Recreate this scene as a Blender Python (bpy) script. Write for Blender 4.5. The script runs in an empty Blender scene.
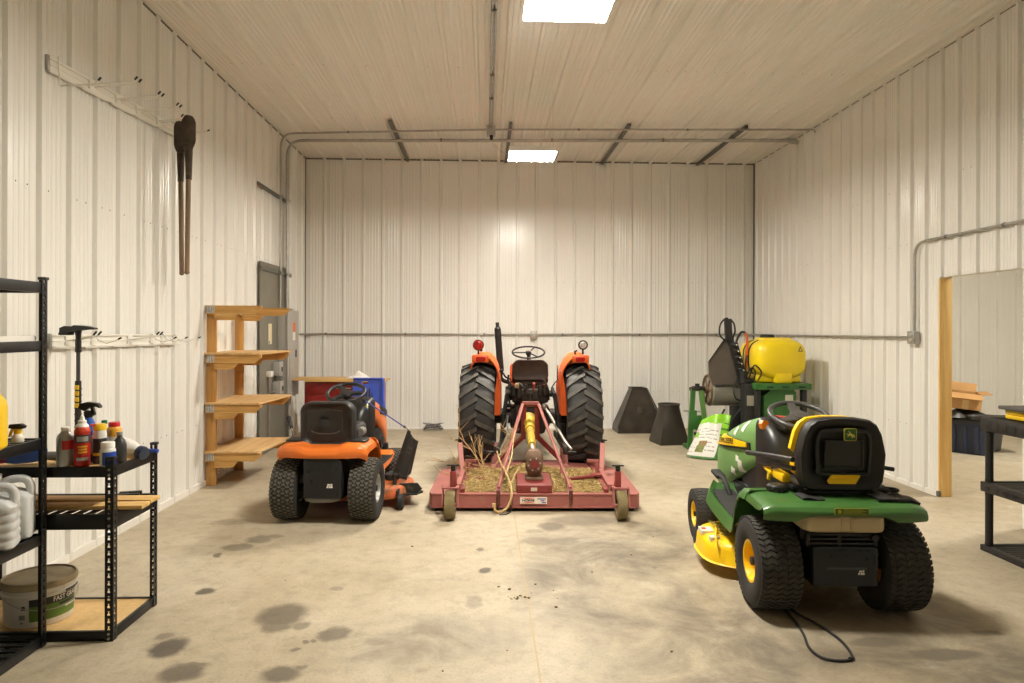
import bpy, bmesh, math, random
from mathutils import Vector, Matrix, Euler
R = math.radians
PI = math.pi
rnd = random.Random(7)
COL = bpy.context.scene.collection

# ------------------------------------------------------------------ materials
def srgb(r, g, b):
    f = lambda c: (c/255/12.92) if c/255 <= .04045 else ((c/255+.055)/1.055)**2.4
    return (f(r), f(g), f(b))

def mat(name, col, rough=.5, metal=0., var=0., scale=8., bump=0., bscale=None, dirt=None, dirt_amt=.5, dscale=5., coat=0.):
    m = bpy.data.materials.new(name); m.use_nodes = True
    nt = m.node_tree; N = nt.nodes; L = nt.links
    b = N['Principled BSDF']
    b.inputs['Roughness'].default_value = rough
    b.inputs['Metallic'].default_value = metal
    if coat: b.inputs['Coat Weight'].default_value = coat
    c4 = (*col, 1)
    b.inputs['Base Color'].default_value = c4
    if var or dirt or bump:
        tc = N.new('ShaderNodeTexCoord')
    src = None
    if var:
        n = N.new('ShaderNodeTexNoise'); n.inputs['Scale'].default_value = scale; n.inputs['Detail'].default_value = 5
        L.new(tc.outputs['Object'], n.inputs['Vector'])
        r = N.new('ShaderNodeValToRGB')
        r.color_ramp.elements[0].position = .3; r.color_ramp.elements[1].position = .7
        r.color_ramp.elements[0].color = tuple(max(0, c*(1-var)) for c in col)+(1,)
        r.color_ramp.elements[1].color = tuple(min(1, c*(1+var)) for c in col)+(1,)
        L.new(n.outputs['Fac'], r.inputs['Fac']); src = r.outputs['Color']
    if dirt:
        n = N.new('ShaderNodeTexNoise'); n.inputs['Scale'].default_value = dscale; n.inputs['Detail'].default_value = 8; n.inputs['Roughness'].default_value = .7
        L.new(tc.outputs['Object'], n.inputs['Vector'])
        r = N.new('ShaderNodeValToRGB')
        r.color_ramp.elements[0].position = .72-.4*dirt_amt; r.color_ramp.elements[1].position = .9-.4*dirt_amt
        L.new(n.outputs['Fac'], r.inputs['Fac'])
        mx = N.new('ShaderNodeMix'); mx.data_type = 'RGBA'
        L.new(r.outputs['Color'], mx.inputs['Factor'])
        if src: L.new(src, mx.inputs['A'])
        else: mx.inputs['A'].default_value = c4
        mx.inputs['B'].default_value = (*dirt, 1)
        src = mx.outputs['Result']
    if src: L.new(src, b.inputs['Base Color'])
    if bump:
        n = N.new('ShaderNodeTexNoise'); n.inputs['Scale'].default_value = bscale or scale*4; n.inputs['Detail'].default_value = 6
        L.new(tc.outputs['Object'], n.inputs['Vector'])
        bp = N.new('ShaderNodeBump'); bp.inputs['Strength'].default_value = bump; bp.inputs['Distance'].default_value = .01
        L.new(n.outputs['Fac'], bp.inputs['Height']); L.new(bp.outputs['Normal'], b.inputs['Normal'])
    return m

def wood(name, c1, c2, axis=0, scale=1., rough=.6):
    m = bpy.data.materials.new(name); m.use_nodes = True
    nt = m.node_tree; N = nt.nodes; L = nt.links; b = N['Principled BSDF']
    b.inputs['Roughness'].default_value = rough
    tc = N.new('ShaderNodeTexCoord'); mp = N.new('ShaderNodeMapping')
    s = [26*scale]*3; s[axis] = 1.6*scale
    mp.inputs['Scale'].default_value = s
    L.new(tc.outputs['Object'], mp.inputs['Vector'])
    n = N.new('ShaderNodeTexNoise'); n.inputs['Scale'].default_value = 1.; n.inputs['Detail'].default_value = 6; n.inputs['Distortion'].default_value = .6
    L.new(mp.outputs['Vector'], n.inputs['Vector'])
    r = N.new('ShaderNodeValToRGB')
    r.color_ramp.elements[0].position = .32; r.color_ramp.elements[1].position = .68
    r.color_ramp.elements[0].color = (*c2, 1); r.color_ramp.elements[1].color = (*c1, 1)
    L.new(n.outputs['Fac'], r.inputs['Fac']); L.new(r.outputs['Color'], b.inputs['Base Color'])
    return m

def emis(name, col, strength):
    m = bpy.data.materials.new(name); m.use_nodes = True
    nt = m.node_tree; nt.nodes.clear()
    o = nt.nodes.new('ShaderNodeOutputMaterial'); e = nt.nodes.new('ShaderNodeEmission')
    e.inputs['Color'].default_value = (*col, 1); e.inputs['Strength'].default_value = strength
    nt.links.new(e.outputs[0], o.inputs[0]); return m

# ------------------------------------------------------------------ mesh builder
def frame(d):
    d = Vector(d).normalized()
    a = Vector((0, 0, 1)) if abs(d.z) < .9 else Vector((1, 0, 0))
    u = d.cross(a).normalized(); v = d.cross(u).normalized()
    return u, v, d

class MB:
    def __init__(s): s.v = []; s.f = []; s.m = []; s.mi = 0; s.T = Matrix.Identity(4)
    def add(s, vs, fs):
        o = len(s.v)
        s.v += [s.T @ Vector(p) for p in vs]
        for f in fs: s.f.append([i+o for i in f]); s.m.append(s.mi)
        return s
    def box(s, c, d, bev=0., rot=None, seg=2):
        M = Matrix.Translation(Vector(c))
        if rot: M = M @ Euler([R(a) for a in rot]).to_matrix().to_4x4()
        if bev <= 0:
            h = [x/2 for x in d]
            vs = [M @ Vector((sx*h[0], sy*h[1], sz*h[2])) for sx in (-1, 1) for sy in (-1, 1) for sz in (-1, 1)]
            return s.add(vs, [(0, 1, 3, 2), (4, 6, 7, 5), (0, 4, 5, 1), (2, 3, 7, 6), (0, 2, 6, 4), (1, 5, 7, 3)])
        bm = bmesh.new(); bmesh.ops.create_cube(bm, size=1)
        for v in bm.verts: v.co = Vector((v.co.x*d[0], v.co.y*d[1], v.co.z*d[2]))
        bmesh.ops.bevel(bm, geom=bm.edges[:], offset=min(bev, min(d)*.49), segments=seg, affect='EDGES', profile=.5)
        bm.verts.index_update()
        vs = [M @ v.co for v in bm.verts]; fs = [[v.index for v in f.verts] for f in bm.faces]
        bm.free(); return s.add(vs, fs)
    def b2(s, lo, hi, bev=0.):
        return s.box([(a+b)/2 for a, b in zip(lo, hi)], [abs(b-a) for a, b in zip(lo, hi)], bev)
    def bar(s, p0, p1, w, h, up=(0, 0, 1)):
        p0 = Vector(p0); p1 = Vector(p1); d = (p1-p0).normalized(); up = Vector(up)
        a = d.cross(up)
        if a.length < 1e-4: a = d.cross(Vector((1, 0, 0)))
        a.normalize(); b = a.cross(d).normalized()
        vs = [p+a*sx*w/2+b*sy*h/2 for p in (p0, p1) for sx, sy in ((-1, -1), (1, -1), (1, 1), (-1, 1))]
        return s.add(vs, [(3, 2, 1, 0), (4, 5, 6, 7), (0, 1, 5, 4), (1, 2, 6, 5), (2, 3, 7, 6), (3, 0, 4, 7)])
    def cyl(s, p0, p1, r0, r1=None, n=20, cap=True):
        r1 = r0 if r1 is None else r1
        p0 = Vector(p0); p1 = Vector(p1); u, v, d = frame(p1-p0)
        vs = []
        for p, r in ((p0, r0), (p1, r1)):
            for k in range(n):
                a = 2*PI*k/n; vs.append(p+u*math.cos(a)*r+v*math.sin(a)*r)
        fs = [(k, (k+1) % n, n+(k+1) % n, n+k) for k in range(n)]
        fs = [f[::-1] for f in fs]
        if cap: fs += [tuple(range(n)), tuple(range(2*n-1, n-1, -1))]
        return s.add(vs, fs)
    def tube(s, pts, r, n=8, closed=False, sub=0):
        pts = [Vector(p) for p in pts]
        if sub and len(pts) > 2:
            q = []; m = len(pts)
            rng = range(m) if closed else range(m-1)
            for i in rng:
                g = lambda k: pts[k % m] if closed else pts[max(0, min(m-1, k))]
                a, b, c, d = g(i-1), g(i), g(i+1), g(i+2)
                for j in range(sub):
                    t = j/sub
                    q.append(.5*((2*b)+(c-a)*t+(2*a-5*b+4*c-d)*t*t+(3*b-a-3*c+d)*t**3))
            if not closed: q.append(pts[-1])
            pts = q
        m = len(pts); rr = r if isinstance(r, (list, tuple)) else None
        vs = []; u = None
        for i, p in enumerate(pts):
            if closed: d = pts[(i+1) % m]-pts[i-1]
            else: d = pts[min(i+1, m-1)]-pts[max(i-1, 0)]
            d.normalize()
            if u is None: u = frame(d)[0]
            u = (u-d*u.dot(d)); u = u.normalized() if u.length > 1e-6 else frame(d)[0]
            v = d.cross(u)
            rad = r if rr is None else rr[0]+(rr[1]-rr[0])*i/(m-1)
            for k in range(n):
                a = 2*PI*k/n; vs.append(p+u*math.cos(a)*rad+v*math.sin(a)*rad)
        fs = []
        for i in range(m if closed else m-1):
            j = (i+1) % m
            for k in range(n): fs.append((i*n+k, i*n+(k+1) % n, j*n+(k+1) % n, j*n+k))
        if not closed: fs += [tuple(range(n-1, -1, -1)), tuple(range((m-1)*n, m*n))]
        return s.add(vs, fs)
    def lathe(s, prof, o=(0, 0, 0), axis=(0, 0, 1), n=28, cap=True, a0=0, a1=2*PI):
        o = Vector(o); u, v, d = frame(axis); vs = []; full = abs(a1-a0-2*PI) < 1e-5
        cols = n if full else n+1
        for (r, z) in prof:
            for k in range(cols):
                a = a0+(a1-a0)*k/n
                vs.append(o+d*z+u*math.cos(a)*r+v*math.sin(a)*r)
        fs = []
        for i in range(len(prof)-1):
            for k in range(n):
                k2 = (k+1) % n if full else k+1
                fs.append((i*cols+k2, i*cols+k, (i+1)*cols+k, (i+1)*cols+k2))
        if cap and full:
            if prof[0][0] > 1e-4: fs.append(tuple(range(cols)))
            if prof[-1][0] > 1e-4: fs.append(tuple(range(len(prof)*cols-1, (len(prof)-1)*cols-1, -1)))
        return s.add(vs, fs)
    def prism(s, poly, o=(0, 0, 0), u=(1, 0, 0), v=(0, 0, 1), t=.01):
        """2-D outline in the frame (u,v) at o, thickened by t along u x v"""
        o = Vector(o); u = Vector(u).normalized(); v = Vector(v).normalized(); w = u.cross(v)*t
        n = len(poly); vs = [o+u*a+v*b for a, b in poly]; vs += [p+w for p in vs]
        area = sum(poly[i][0]*poly[(i+1) % n][1]-poly[(i+1) % n][0]*poly[i][1] for i in range(n))
        fs = [tuple(range(n))[::-1], tuple(range(n, 2*n))]+[(i, (i+1) % n, n+(i+1) % n, n+i) for i in range(n)]
        if (area < 0) != (t < 0): fs = [f[::-1] for f in fs]
        return s.add(vs, fs)
    def loft(s, secs, cap=True, closed=True):
        n = len(secs[0]); vs = [p for sc in secs for p in sc]; fs = []
        for i in range(len(secs)-1):
            for k in range(n if closed else n-1):
                k2 = (k+1) % n
                fs.append((i*n+k, i*n+k2, (i+1)*n+k2, (i+1)*n+k))
        if cap and closed: fs += [tuple(range(n))[::-1], tuple(range((len(secs)-1)*n, len(secs)*n))]
        return s.add(vs, fs)
    def sell(s, c, d, e1=.5, e2=.5, rot=None, nu=24, nv=14):
        """superellipsoid, half sizes d"""
        M = Matrix.Translation(Vector(c))
        if rot: M = M @ Euler([R(a) for a in rot]).to_matrix().to_4x4()
        pw = lambda x, e: math.copysign(abs(x)**e, x)
        vs = []; fs = []
        for i in range(nv+1):
            t = -PI/2+PI*i/nv
            for k in range(nu):
                a = 2*PI*k/nu
                vs.append(M @ Vector((d[0]*pw(math.cos(t), e1)*pw(math.cos(a), e2), d[1]*pw(math.cos(t), e1)*pw(math.sin(a), e2), d[2]*pw(math.sin(t), e1))))
        for i in range(nv):
            for k in range(nu):
                fs.append((i*nu+k, i*nu+(k+1) % nu, (i+1)*nu+(k+1) % nu, (i+1)*nu+k))
        return s.add(vs, fs)
    def sheet(s, fn, nu, nv, th):
        P = [[Vector(fn(i/nu, j/nv)) for j in range(nv+1)] for i in range(nu+1)]
        def nrm(i, j):
            a = P[min(i+1, nu)][j]-P[max(i-1, 0)][j]; b = P[i][min(j+1, nv)]-P[i][max(j-1, 0)]
            c = a.cross(b); return c.normalized() if c.length > 1e-9 else Vector((0, 0, 1))
        W = nv+1; A = []; B = []
        for i in range(nu+1):
            for j in range(nv+1):
                A.append(P[i][j]); B.append(P[i][j]-nrm(i, j)*th)
        n = len(A); fs = []
        for i in range(nu):
            for j in range(nv):
                q = (i*W+j, (i+1)*W+j, (i+1)*W+j+1, i*W+j+1)
                fs.append(q); fs.append(tuple(k+n for k in q[::-1]))
        loop = [(i, 0) for i in range(nu)]+[(nu, j) for j in range(nv)]+[(i, nv) for i in range(nu, 0, -1)]+[(0, j) for j in range(nv, 0, -1)]
        idx = [i*W+j for i, j in loop]
        for a, b in zip(idx, idx[1:]+idx[:1]): fs.append((b, a, a+n, b+n))
        return s.add(A+B, fs)
    def torus(s, c, Rr, r, axis=(0, 0, 1), n=32, k=10):
        u, v, d = frame(axis); c = Vector(c)
        pts = [c+u*math.cos(2*PI*i/n)*Rr+v*math.sin(2*PI*i/n)*Rr for i in range(n)]
        return s.tube(pts, r, k, closed=True)
    def build(s, name, mats, parent=None, angle=38, smooth=True):
        me = bpy.data.meshes.new(name)
        me.from_pydata([tuple(p) for p in s.v], [], s.f)
        if not isinstance(mats, (list, tuple)): mats = [mats]
        for m in mats: me.materials.append(m)
        if len(mats) > 1: me.polygons.foreach_set('material_index', s.m)
        bm = bmesh.new(); bm.from_mesh(me); bmesh.ops.recalc_face_normals(bm, faces=bm.faces[:])
        bm.to_mesh(me); bm.free()
        if smooth:
            me.polygons.foreach_set('use_smooth', [True]*len(me.polygons))
            me.set_sharp_from_angle(angle=R(angle))
        me.update()
        o = bpy.data.objects.new(name, me); COL.objects.link(o)
        if parent: o.parent = parent
        return o

def thing(name, label, cat, loc=(0, 0, 0), rz=0., group=None):
    o = bpy.data.objects.new(name, None); COL.objects.link(o)
    o.empty_display_size = .1
    o.location = loc; o.rotation_euler = (0, 0, R(rz)); tag(o, label, cat, group); return o
def tag(o, label, cat, group=None):
    o['label'] = label; o['category'] = cat
    if group: o['group'] = group
    return o
def struct(o): o['kind'] = 'structure'; return o
def place(o, loc, rz=0.): o.location = loc; o.rotation_euler = (0, 0, R(rz)); return o
def dup(root, loc, rz=0., label=None):
    r = root.copy(); COL.objects.link(r); r.location = loc; r.rotation_euler = (0, 0, R(rz))
    if label: r['label'] = label
    for ch in list(root.children):
        c = ch.copy(); COL.objects.link(c); c.parent = r
        for g in list(ch.children):
            d = g.copy(); COL.objects.link(d); d.parent = c
    return r

def letters(body, size, o, u, v, m, name, parent, ext=.0006, width=None, bold=0.):
    """flat raised lettering: starts centred on o, reads along u, stands along v"""
    cu = bpy.data.curves.new('lettering', 'FONT'); cu.body = body; cu.size = size; cu.align_x = 'CENTER'; cu.align_y = 'CENTER'
    cu.extrude = ext; cu.offset = bold; cu.resolution_u = 3
    t = bpy.data.objects.new('lettering_tmp', cu); COL.objects.link(t)
    dg = bpy.context.evaluated_depsgraph_get()
    me = bpy.data.meshes.new_from_object(t.evaluated_get(dg))
    COL.objects.unlink(t); bpy.data.objects.remove(t)
    u = Vector(u).normalized(); v = Vector(v).normalized(); w = u.cross(v)
    k = 1.
    xs = [p.co.x for p in me.vertices]
    if width and xs: k = width/(max(xs)-min(xs))
    o = Vector(o)
    for p in me.vertices: p.co = o+u*p.co.x*k+v*p.co.y+w*p.co.z
    me.name = name; me.materials.clear(); me.materials.append(m)
    ob = bpy.data.objects.new(name, me); COL.objects.link(ob)
    if parent: ob.parent = parent
    return ob

# ------------------------------------------------------------------ tyres
def tyre_mesh(mb, c, rad, w, rim, tread, th, side=1, n=72, lugs=None, flat=.46, crown=.03):
    """tyre with raised tread round the x axis; material 0 = rubber, 1 = tread tops"""
    cx, cy, cz = c; r0 = rad-th
    mb.mi = 0
    h = r0-rim
    prof = [(rim, -.34*w), (rim+.01, -.40*w), (rim+.25*h, -.48*w), (rim+.5*h, -.5*w), (rim+.75*h, -.49*w), (r0-.1*h-crown*rad*.6, -.465*w)]
    for t in (-.9, -.7, -.4, 0, .4, .7, .9): prof.append((r0-crown*rad*t*t, t*flat*w))
    prof += [(r0-.1*h-crown*rad*.6, .465*w), (rim+.75*h, .49*w), (rim+.5*h, .5*w), (rim+.25*h, .48*w), (rim+.01, .40*w), (rim, .34*w)]
    mb.lathe(prof, (cx, cy, cz), (1, 0, 0), n=n, cap=False)
    def pt(phi, t, hh):
        rr = r0-crown*rad*t*t+hh
        if abs(t) > 1: rr -= (abs(t)-1)*.55*w
        x = max(-.5, min(.5, t*flat))*w
        return (cx+x, cy+rr*math.cos(phi), cz+rr*math.sin(phi))
    def block(poly, hh, taper=.0):
        k = len(poly); vs = [pt(a, t, -.003) for a, t in poly]+[pt(a, t, hh) for a, t in poly]
        mb.mi = 0; mb.add(vs, [(i, (i+1) % k, k+(i+1) % k, k+i) for i in range(k)])
        mb.mi = 1
        if k == 6: mb.add(vs[k:], [(0, 1, 4, 5), (1, 2, 3, 4)])
        elif k == 4: mb.add(vs[k:], [(0, 1, 2, 3)])
        else: mb.add(vs[k:], [tuple(range(k))])
    if tread == 'chevron':          # wavy turf tread
        NC, NP = 8, lugs or 34
        for j in range(NC):
            g = .015 if j % 2 else .0
            t0 = -1+2*j/NC+g; t1 = -1+2*(j+1)/NC-(0 if j % 2 else .015)
            st = 2*PI/NP; s0 = (j % 2)*st*.48; s1 = ((j+1) % 2)*st*.48
            for i in range(NP):
                a = st*i; b = a+st*.70
                block([(a+s0, t0), (a+s1, t1), (b+s1, t1), (b+s0, t0)], th)
    elif tread == 'brick':
        NC, NP = 6, lugs or 30
        for j in range(NC):
            t0 = -1+2*j/NC+.02; t1 = -1+2*(j+1)/NC-.02; tm = (t0+t1)/2
            for i in range(NP):
                st = 2*PI/NP; a = st*i+(st/2 if j % 2 else 0); b = a+st*.42
                block([(a, t0), (b, t0), (b, t1), (a, t1)], th)
                if (i+j) % 2 == 0:
                    block([(a+st*.42, tm-.05), (a+st*.8, tm-.05), (a+st*.8, tm+.05), (a+st*.42, tm+.05)], th*.8)
    elif tread == 'lug':
        NP = lugs or 21; st = 2*PI/NP
        for i in range(NP):
            for sd in (-1, 1):
                a = st*i+(st/2 if sd > 0 else 0)
                # rises towards the middle of the tyre, seen from behind
                d = -.20; wd = st*.32
                lo = a; hi = a+d
                pts = [(lo, 1.12*sd), (lo+(hi-lo)*.8, .18*sd), (hi, -.06*sd), (hi+wd, -.06*sd), (lo+(hi-lo)*.8+wd, .2*sd), (lo+wd, 1.12*sd)]
                k = 6
                vs = [pt(p, t, -.004) for p, t in pts]+[pt(p, t, th) for p, t in pts]
                mb.mi = 0; mb.add(vs, [(q, (q+1) % k, k+(q+1) % k, k+q) for q in range(k)])
                mb.mi = 1; mb.add(vs[k:], [(0, 1, 4, 5), (1, 2, 3, 4)])
    elif tread == 'rib':
        for t in (-.75, -.3, .3, .75):
            mb.mi = 1
            mb.lathe([(r0-crown*rad*t*t-.002, (t-.14)*flat*w), (r0+th-crown*rad*t*t, (t-.12)*flat*w), (r0+th-crown*rad*t*t, (t+.12)*flat*w), (r0-crown*rad*t*t-.002, (t+.14)*flat*w)], (cx, cy, cz), (1, 0, 0), n=n, cap=False)
    mb.mi = 0

def rim_mesh(mb, c, rim, w, side, dish=.4, hub=.035):
    """wheel disc: dished on the side facing out (side = +1 or -1 along x)"""
    s = side
    prof = [(rim+.004, .40*w*s), (rim+.012, .42*w*s), (rim*.97, .42*w*s), (rim*.93, .36*w*s), (rim*.86, (.36-dish*.8)*w*s), (rim*.55, (.36-dish)*w*s),
            (rim*.45, (.36-dish*.8)*w*s), (hub, (.36-dish*.75)*w*s), (hub, (.40-dish*.35)*w*s), (hub*.8, (.44-dish*.35)*w*s), (0, (.44-dish*.35)*w*s)]
    mb.lathe(prof, c, (1, 0, 0), n=32, cap=False)
    mb.lathe([(rim+.003, .40*w*s), (rim+.003, -.38*w*s), (rim*.9, -.38*w*s), (rim*.86, -.1*w*s), (0, -.1*w*s)], c, (1, 0, 0), n=32, cap=False)
# ================================================================== the room
XL, XR, YB, YF, H = -2.78, 4.27, 10.68, -4.2, 4.2
OY0, OY1, OZ = 5.23, 6.245, 2.06          # opening in the right wall
XA = 9.3                                   # far side of the adjoining bay
PITCH = .3048

def rib_profile(a, b, phase, PITCH=PITCH, tall=.026, low=.0030):
    """(position, height) along a ribbed steel sheet: one tall rib a foot, three low ones between"""
    feats = []
    k = math.floor((a-phase)/PITCH)-1
    while phase+k*PITCH < b+PITCH:
        c = phase+k*PITCH
        feats.append((c, .026, .012, tall))
        for q in (.27, .42, .58, .73): feats.append((c+q*PITCH, .013, .005, low))
        k += 1
    pts = [(a, 0.)]
    for c, w, t, h in feats:
        if c-w < a+.004 or c+w > b-.004: continue
        for x, z in ((c-w, 0), (c-t, h), (c+t, h), (c+w, 0)):
            if a+1e-4 < x < b-1e-4: pts.append((x, z))
    pts.append((b, 0.)); return pts

def ribbed(mb, a, b, phase, place_fn, z0, z1, back=.1, pitch=PITCH, tall=.026, low=.0030):
    pr = rib_profile(a, b, phase, pitch, tall, low)
    n = len(pr)
    lo = [place_fn(p, h, z0) for p, h in pr]; hi = [place_fn(p, h, z1) for p, h in pr]
    mb.add(lo+hi, [(i, i+1, n+i+1, n+i) for i in range(n-1)])
    q = [place_fn(a, -back, z0), place_fn(b, -back, z0), place_fn(a, -back, z1), place_fn(b, -back, z1)]
    mb.add(q+[lo[0], lo[-1], hi[0], hi[-1]], [(0, 2, 3, 1), (0, 4, 6, 2), (1, 3, 7, 5), (2, 6, 7, 3), (0, 1, 5, 4)])

WALL = mat('white_ribbed_steel', (.80, .79, .745), .235, 0, var=.02, scale=1.3)
CEIL = mat('white_ceiling_steel', (.76, .735, .67), .32, 0, var=.02, scale=1.)
GAP = mat('dark_gap_trim', (.13, .12, .10), .7)
TRIM = mat('white_trim', (.80, .775, .72), .4)
SCREW = mat('screw_head', (.36, .33, .28), .45, .3)

def floor_material():
    m = bpy.data.materials.new('poured_concrete'); m.use_nodes = True
    nt = m.node_tree; N = nt.nodes; L = nt.links; b = N['Principled BSDF']
    tc = N.new('ShaderNodeTexCoord')
    def noise(sc, det=6, rough=.6, dist=0.):
        n = N.new('ShaderNodeTexNoise'); n.inputs['Scale'].default_value = sc; n.inputs['Detail'].default_value = det
        n.inputs['Roughness'].default_value = rough; n.inputs['Distortion'].default_value = dist
        L.new(tc.outputs['Object'], n.inputs['Vector']); return n
    def ramp(src, stops):
        r = N.new('ShaderNodeValToRGB'); e = r.color_ramp.elements
        while len(e) < len(stops): e.new(.5)
        for el, (p, c) in zip(e, stops): el.position = p; el.color = (*c, 1) if len(c) == 3 else c
        L.new(src, r.inputs['Fac']); return r.outputs['Color']
    def math_(op, a, c, clamp=False):
        n = N.new('ShaderNodeMath'); n.operation = op; n.use_clamp = clamp
        for i, x in enumerate((a, c)):
            if isinstance(x, (int, float)): n.inputs[i].default_value = x
            else: L.new(x, n.inputs[i])
        return n.outputs[0]
    def mix(fac, a, c, mode='MIX'):
        n = N.new('ShaderNodeMix'); n.data_type = 'RGBA'; n.blend_type = mode
        for key, x in (('Factor', fac), ('A', a), ('B', c)):
            if isinstance(x, tuple): n.inputs[key].default_value = (*x, 1)
            elif isinstance(x, (int, float)): n.inputs[key].default_value = x
            else: L.new(x, n.inputs[key])
        return n.outputs['Result']
    base = ramp(noise(.55, 7, .62, .4).outputs['Fac'], [(.33, (.35, .29, .195)), (.52, (.45, .385, .275)), (.70, (.535, .475, .36))])
    fine = ramp(noise(9, 8, .72).outputs['Fac'], [(.3, (.76, .75, .73)), (.5, (1, 1, 1)), (.75, (1.10, 1.10, 1.09))])
    col = mix(1., base, fine, 'MULTIPLY')
    speck = ramp(noise(70, 4, .7).outputs['Fac'], [(.30, (.72, .70, .66)), (.44, (1, 1, 1)), (.68, (1.07, 1.07, 1.06))])
    col = mix(1., col, speck, 'MULTIPLY')
    mott = ramp(noise(2.3, 8, .74, .9).outputs['Fac'], [(.50, (0, 0, 0)), (.66, (1, 1, 1))])
    col = mix(math_('MULTIPLY', mott, .36), col, (.30, .245, .165))
    lite = ramp(noise(3.1, 8, .7, .5).outputs['Fac'], [(.56, (0, 0, 0)), (.72, (1, 1, 1))])
    col = mix(math_('MULTIPLY', lite, .34), col, (.66, .61, .51))
    # distorted coordinates for the oil and water marks
    nz = noise(8.5, 6, .62); off = N.new('ShaderNodeVectorMath'); off.operation = 'SUBTRACT'
    L.new(nz.outputs['Color'], off.inputs[0]); off.inputs[1].default_value = (.5, .5, .5)
    sc = N.new('ShaderNodeVectorMath'); sc.operation = 'SCALE'; L.new(off.outputs[0], sc.inputs[0]); sc.inputs['Scale'].default_value = .10
    pos = N.new('ShaderNodeVectorMath'); pos.operation = 'ADD'; L.new(tc.outputs['Object'], pos.inputs[0]); L.new(sc.outputs[0], pos.inputs[1])
    def spot(x, y, rx, ry, soft):
        a = N.new('ShaderNodeVectorMath'); a.operation = 'SUBTRACT'; L.new(pos.outputs[0], a.inputs[0]); a.inputs[1].default_value = (x, y, 0)
        s_ = N.new('ShaderNodeVectorMath'); s_.operation = 'MULTIPLY'; L.new(a.outputs[0], s_.inputs[0]); s_.inputs[1].default_value = (1/rx, 1/ry, 0)
        l = N.new('ShaderNodeVectorMath'); l.operation = 'LENGTH'; L.new(s_.outputs[0], l.inputs[0])
        mr = N.new('ShaderNodeMapRange'); mr.interpolation_type = 'SMOOTHSTEP'
        mr.inputs['From Min'].default_value = 1+soft; mr.inputs['From Max'].default_value = 1-soft
        L.new(l.outputs['Value'], mr.inputs['Value']); return mr.outputs['Result']
    wet = [(-1.097, 3.764, 0.125, 0.154, 0.8), (-1.092, 3.622, 0.08, 0.08, 0.7), (-0.966, 3.634, 0.051, 0.052, 0.6), (-0.763, 3.53, 0.083, 0.082, 0.75), (-0.857, 3.456, 0.02, 0.022, 0.7), (-0.922, 3.358, 0.025, 0.019, 0.7), (-0.895, 3.441, 0.015, 0.017, 0.7), (-1.538, 3.397, 0.085, 0.103, 1), (-1.367, 3.148, 0.097, 0.088, 0.85), (-1.342, 3.22, 0.057, 0.029, 0.7), (-0.912, 3.127, 0.092, 0.069, 0.85), (-0.839, 3.187, 0.023, 0.029, 0.6), (-1.644, 4.123, 0.051, 0.053, 1), (-1.666, 5.121, 0.09, 0.098, 0.6), (-1.756, 4.941, 0.109, 0.073, 0.65), (-1.825, 4.774, 0.031, 0.047, 0.8), (-1.57, 5.189, 0.061, 0.051, 0.5), (0.009, 4.416, 0.036, 0.048, 1), (-0.025, 4.841, 0.028, 0.033, 0.8), (-0.059, 3.913, 0.049, 0.091, 0.4), (0.534, 5.393, 0.103, 0.117, 0.75), (0.804, 5.549, 0.276, 0.159, 0.6), (0.39, 5.266, 0.069, 0.052, 0.4), (-0.879, 4.133, 0.042, 0.042, 0.45), (-1.612, 3.534, 0.049, 0.038, 0.6), (-0.713, 5.541, 0.065, 0.058, 0.4), (-2.038, 5.581, 0.163, 0.088, 0.35), (-0.527, 3.424, 0.07, 0.044, 0.25), (1.108, 4.431, 0.019, 0.026, 0.6), (0.4, 5.016, 0.118, 0.094, 0.45), (0.591, 5.006, 0.103, 0.094, 0.4), (2.231, 3.199, 0.187, 0.058, 0.8), (1.969, 3.338, 0.147, 0.052, 0.7), (2.599, 3.422, 0.07, 0.033, 0.6)]
    acc = None
    for x, y, rx, ry, k in wet:
        s_ = math_('MULTIPLY', spot(x, y, rx, ry, .30), k); acc = s_ if acc is None else math_('MAXIMUM', acc, s_)
    col = mix(math_('MULTIPLY', acc, .86), col, (.060, .050, .037))
    smear_shade = [(0.675, 4.396, 0.29, 0.635, 1), (1.14, 5.003, 0.293, 0.517, 0.8), (1.172, 3.376, 0.445, 0.428, 0.8), (0.427, 3.918, 0.172, 0.216, 0.5), (2.179, 3.694, 0.325, 0.384, 1), (2.245, 3.219, 0.33, 0.243, 1), (-0.331, 3.447, 0.404, 0.223, 0.4), (1.23, 3.879, 0.284, 0.282, 0.5), (1.571, 3.357, 0.344, 0.212, 0.8)]  # dirt smears, plus painted shade deepening the green tractor's cast shadow
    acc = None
    for x, y, rx, ry, k in smear_shade:
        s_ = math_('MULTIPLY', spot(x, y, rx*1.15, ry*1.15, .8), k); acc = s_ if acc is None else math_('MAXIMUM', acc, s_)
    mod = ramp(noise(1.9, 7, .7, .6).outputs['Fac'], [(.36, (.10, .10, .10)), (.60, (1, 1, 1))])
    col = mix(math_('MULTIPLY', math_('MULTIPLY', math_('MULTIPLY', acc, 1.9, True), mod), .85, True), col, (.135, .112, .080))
    # sawn control joints packed with dust
    sep = N.new('ShaderNodeSeparateXYZ'); L.new(tc.outputs['Object'], sep.inputs[0])
    jx = math_('LESS_THAN', math_('ABSOLUTE', math_('SUBTRACT', sep.outputs['X'], .252), 0), .0042)
    jy = math_('LESS_THAN', math_('ABSOLUTE', math_('SUBTRACT', sep.outputs['Y'], 4.91), 0), .0042)
    col = mix(math_('MULTIPLY', jx, .8), col, (.40, .29, .14)); col = mix(math_('MULTIPLY', jy, .4), col, (.42, .31, .17))
    L.new(col, b.inputs['Base Color'])
    rr = ramp(noise(1.2, 5).outputs['Fac'], [(.3, (.42, .42, .42)), (.7, (.62, .62, .62))]); L.new(rr, b.inputs['Roughness'])
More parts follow.
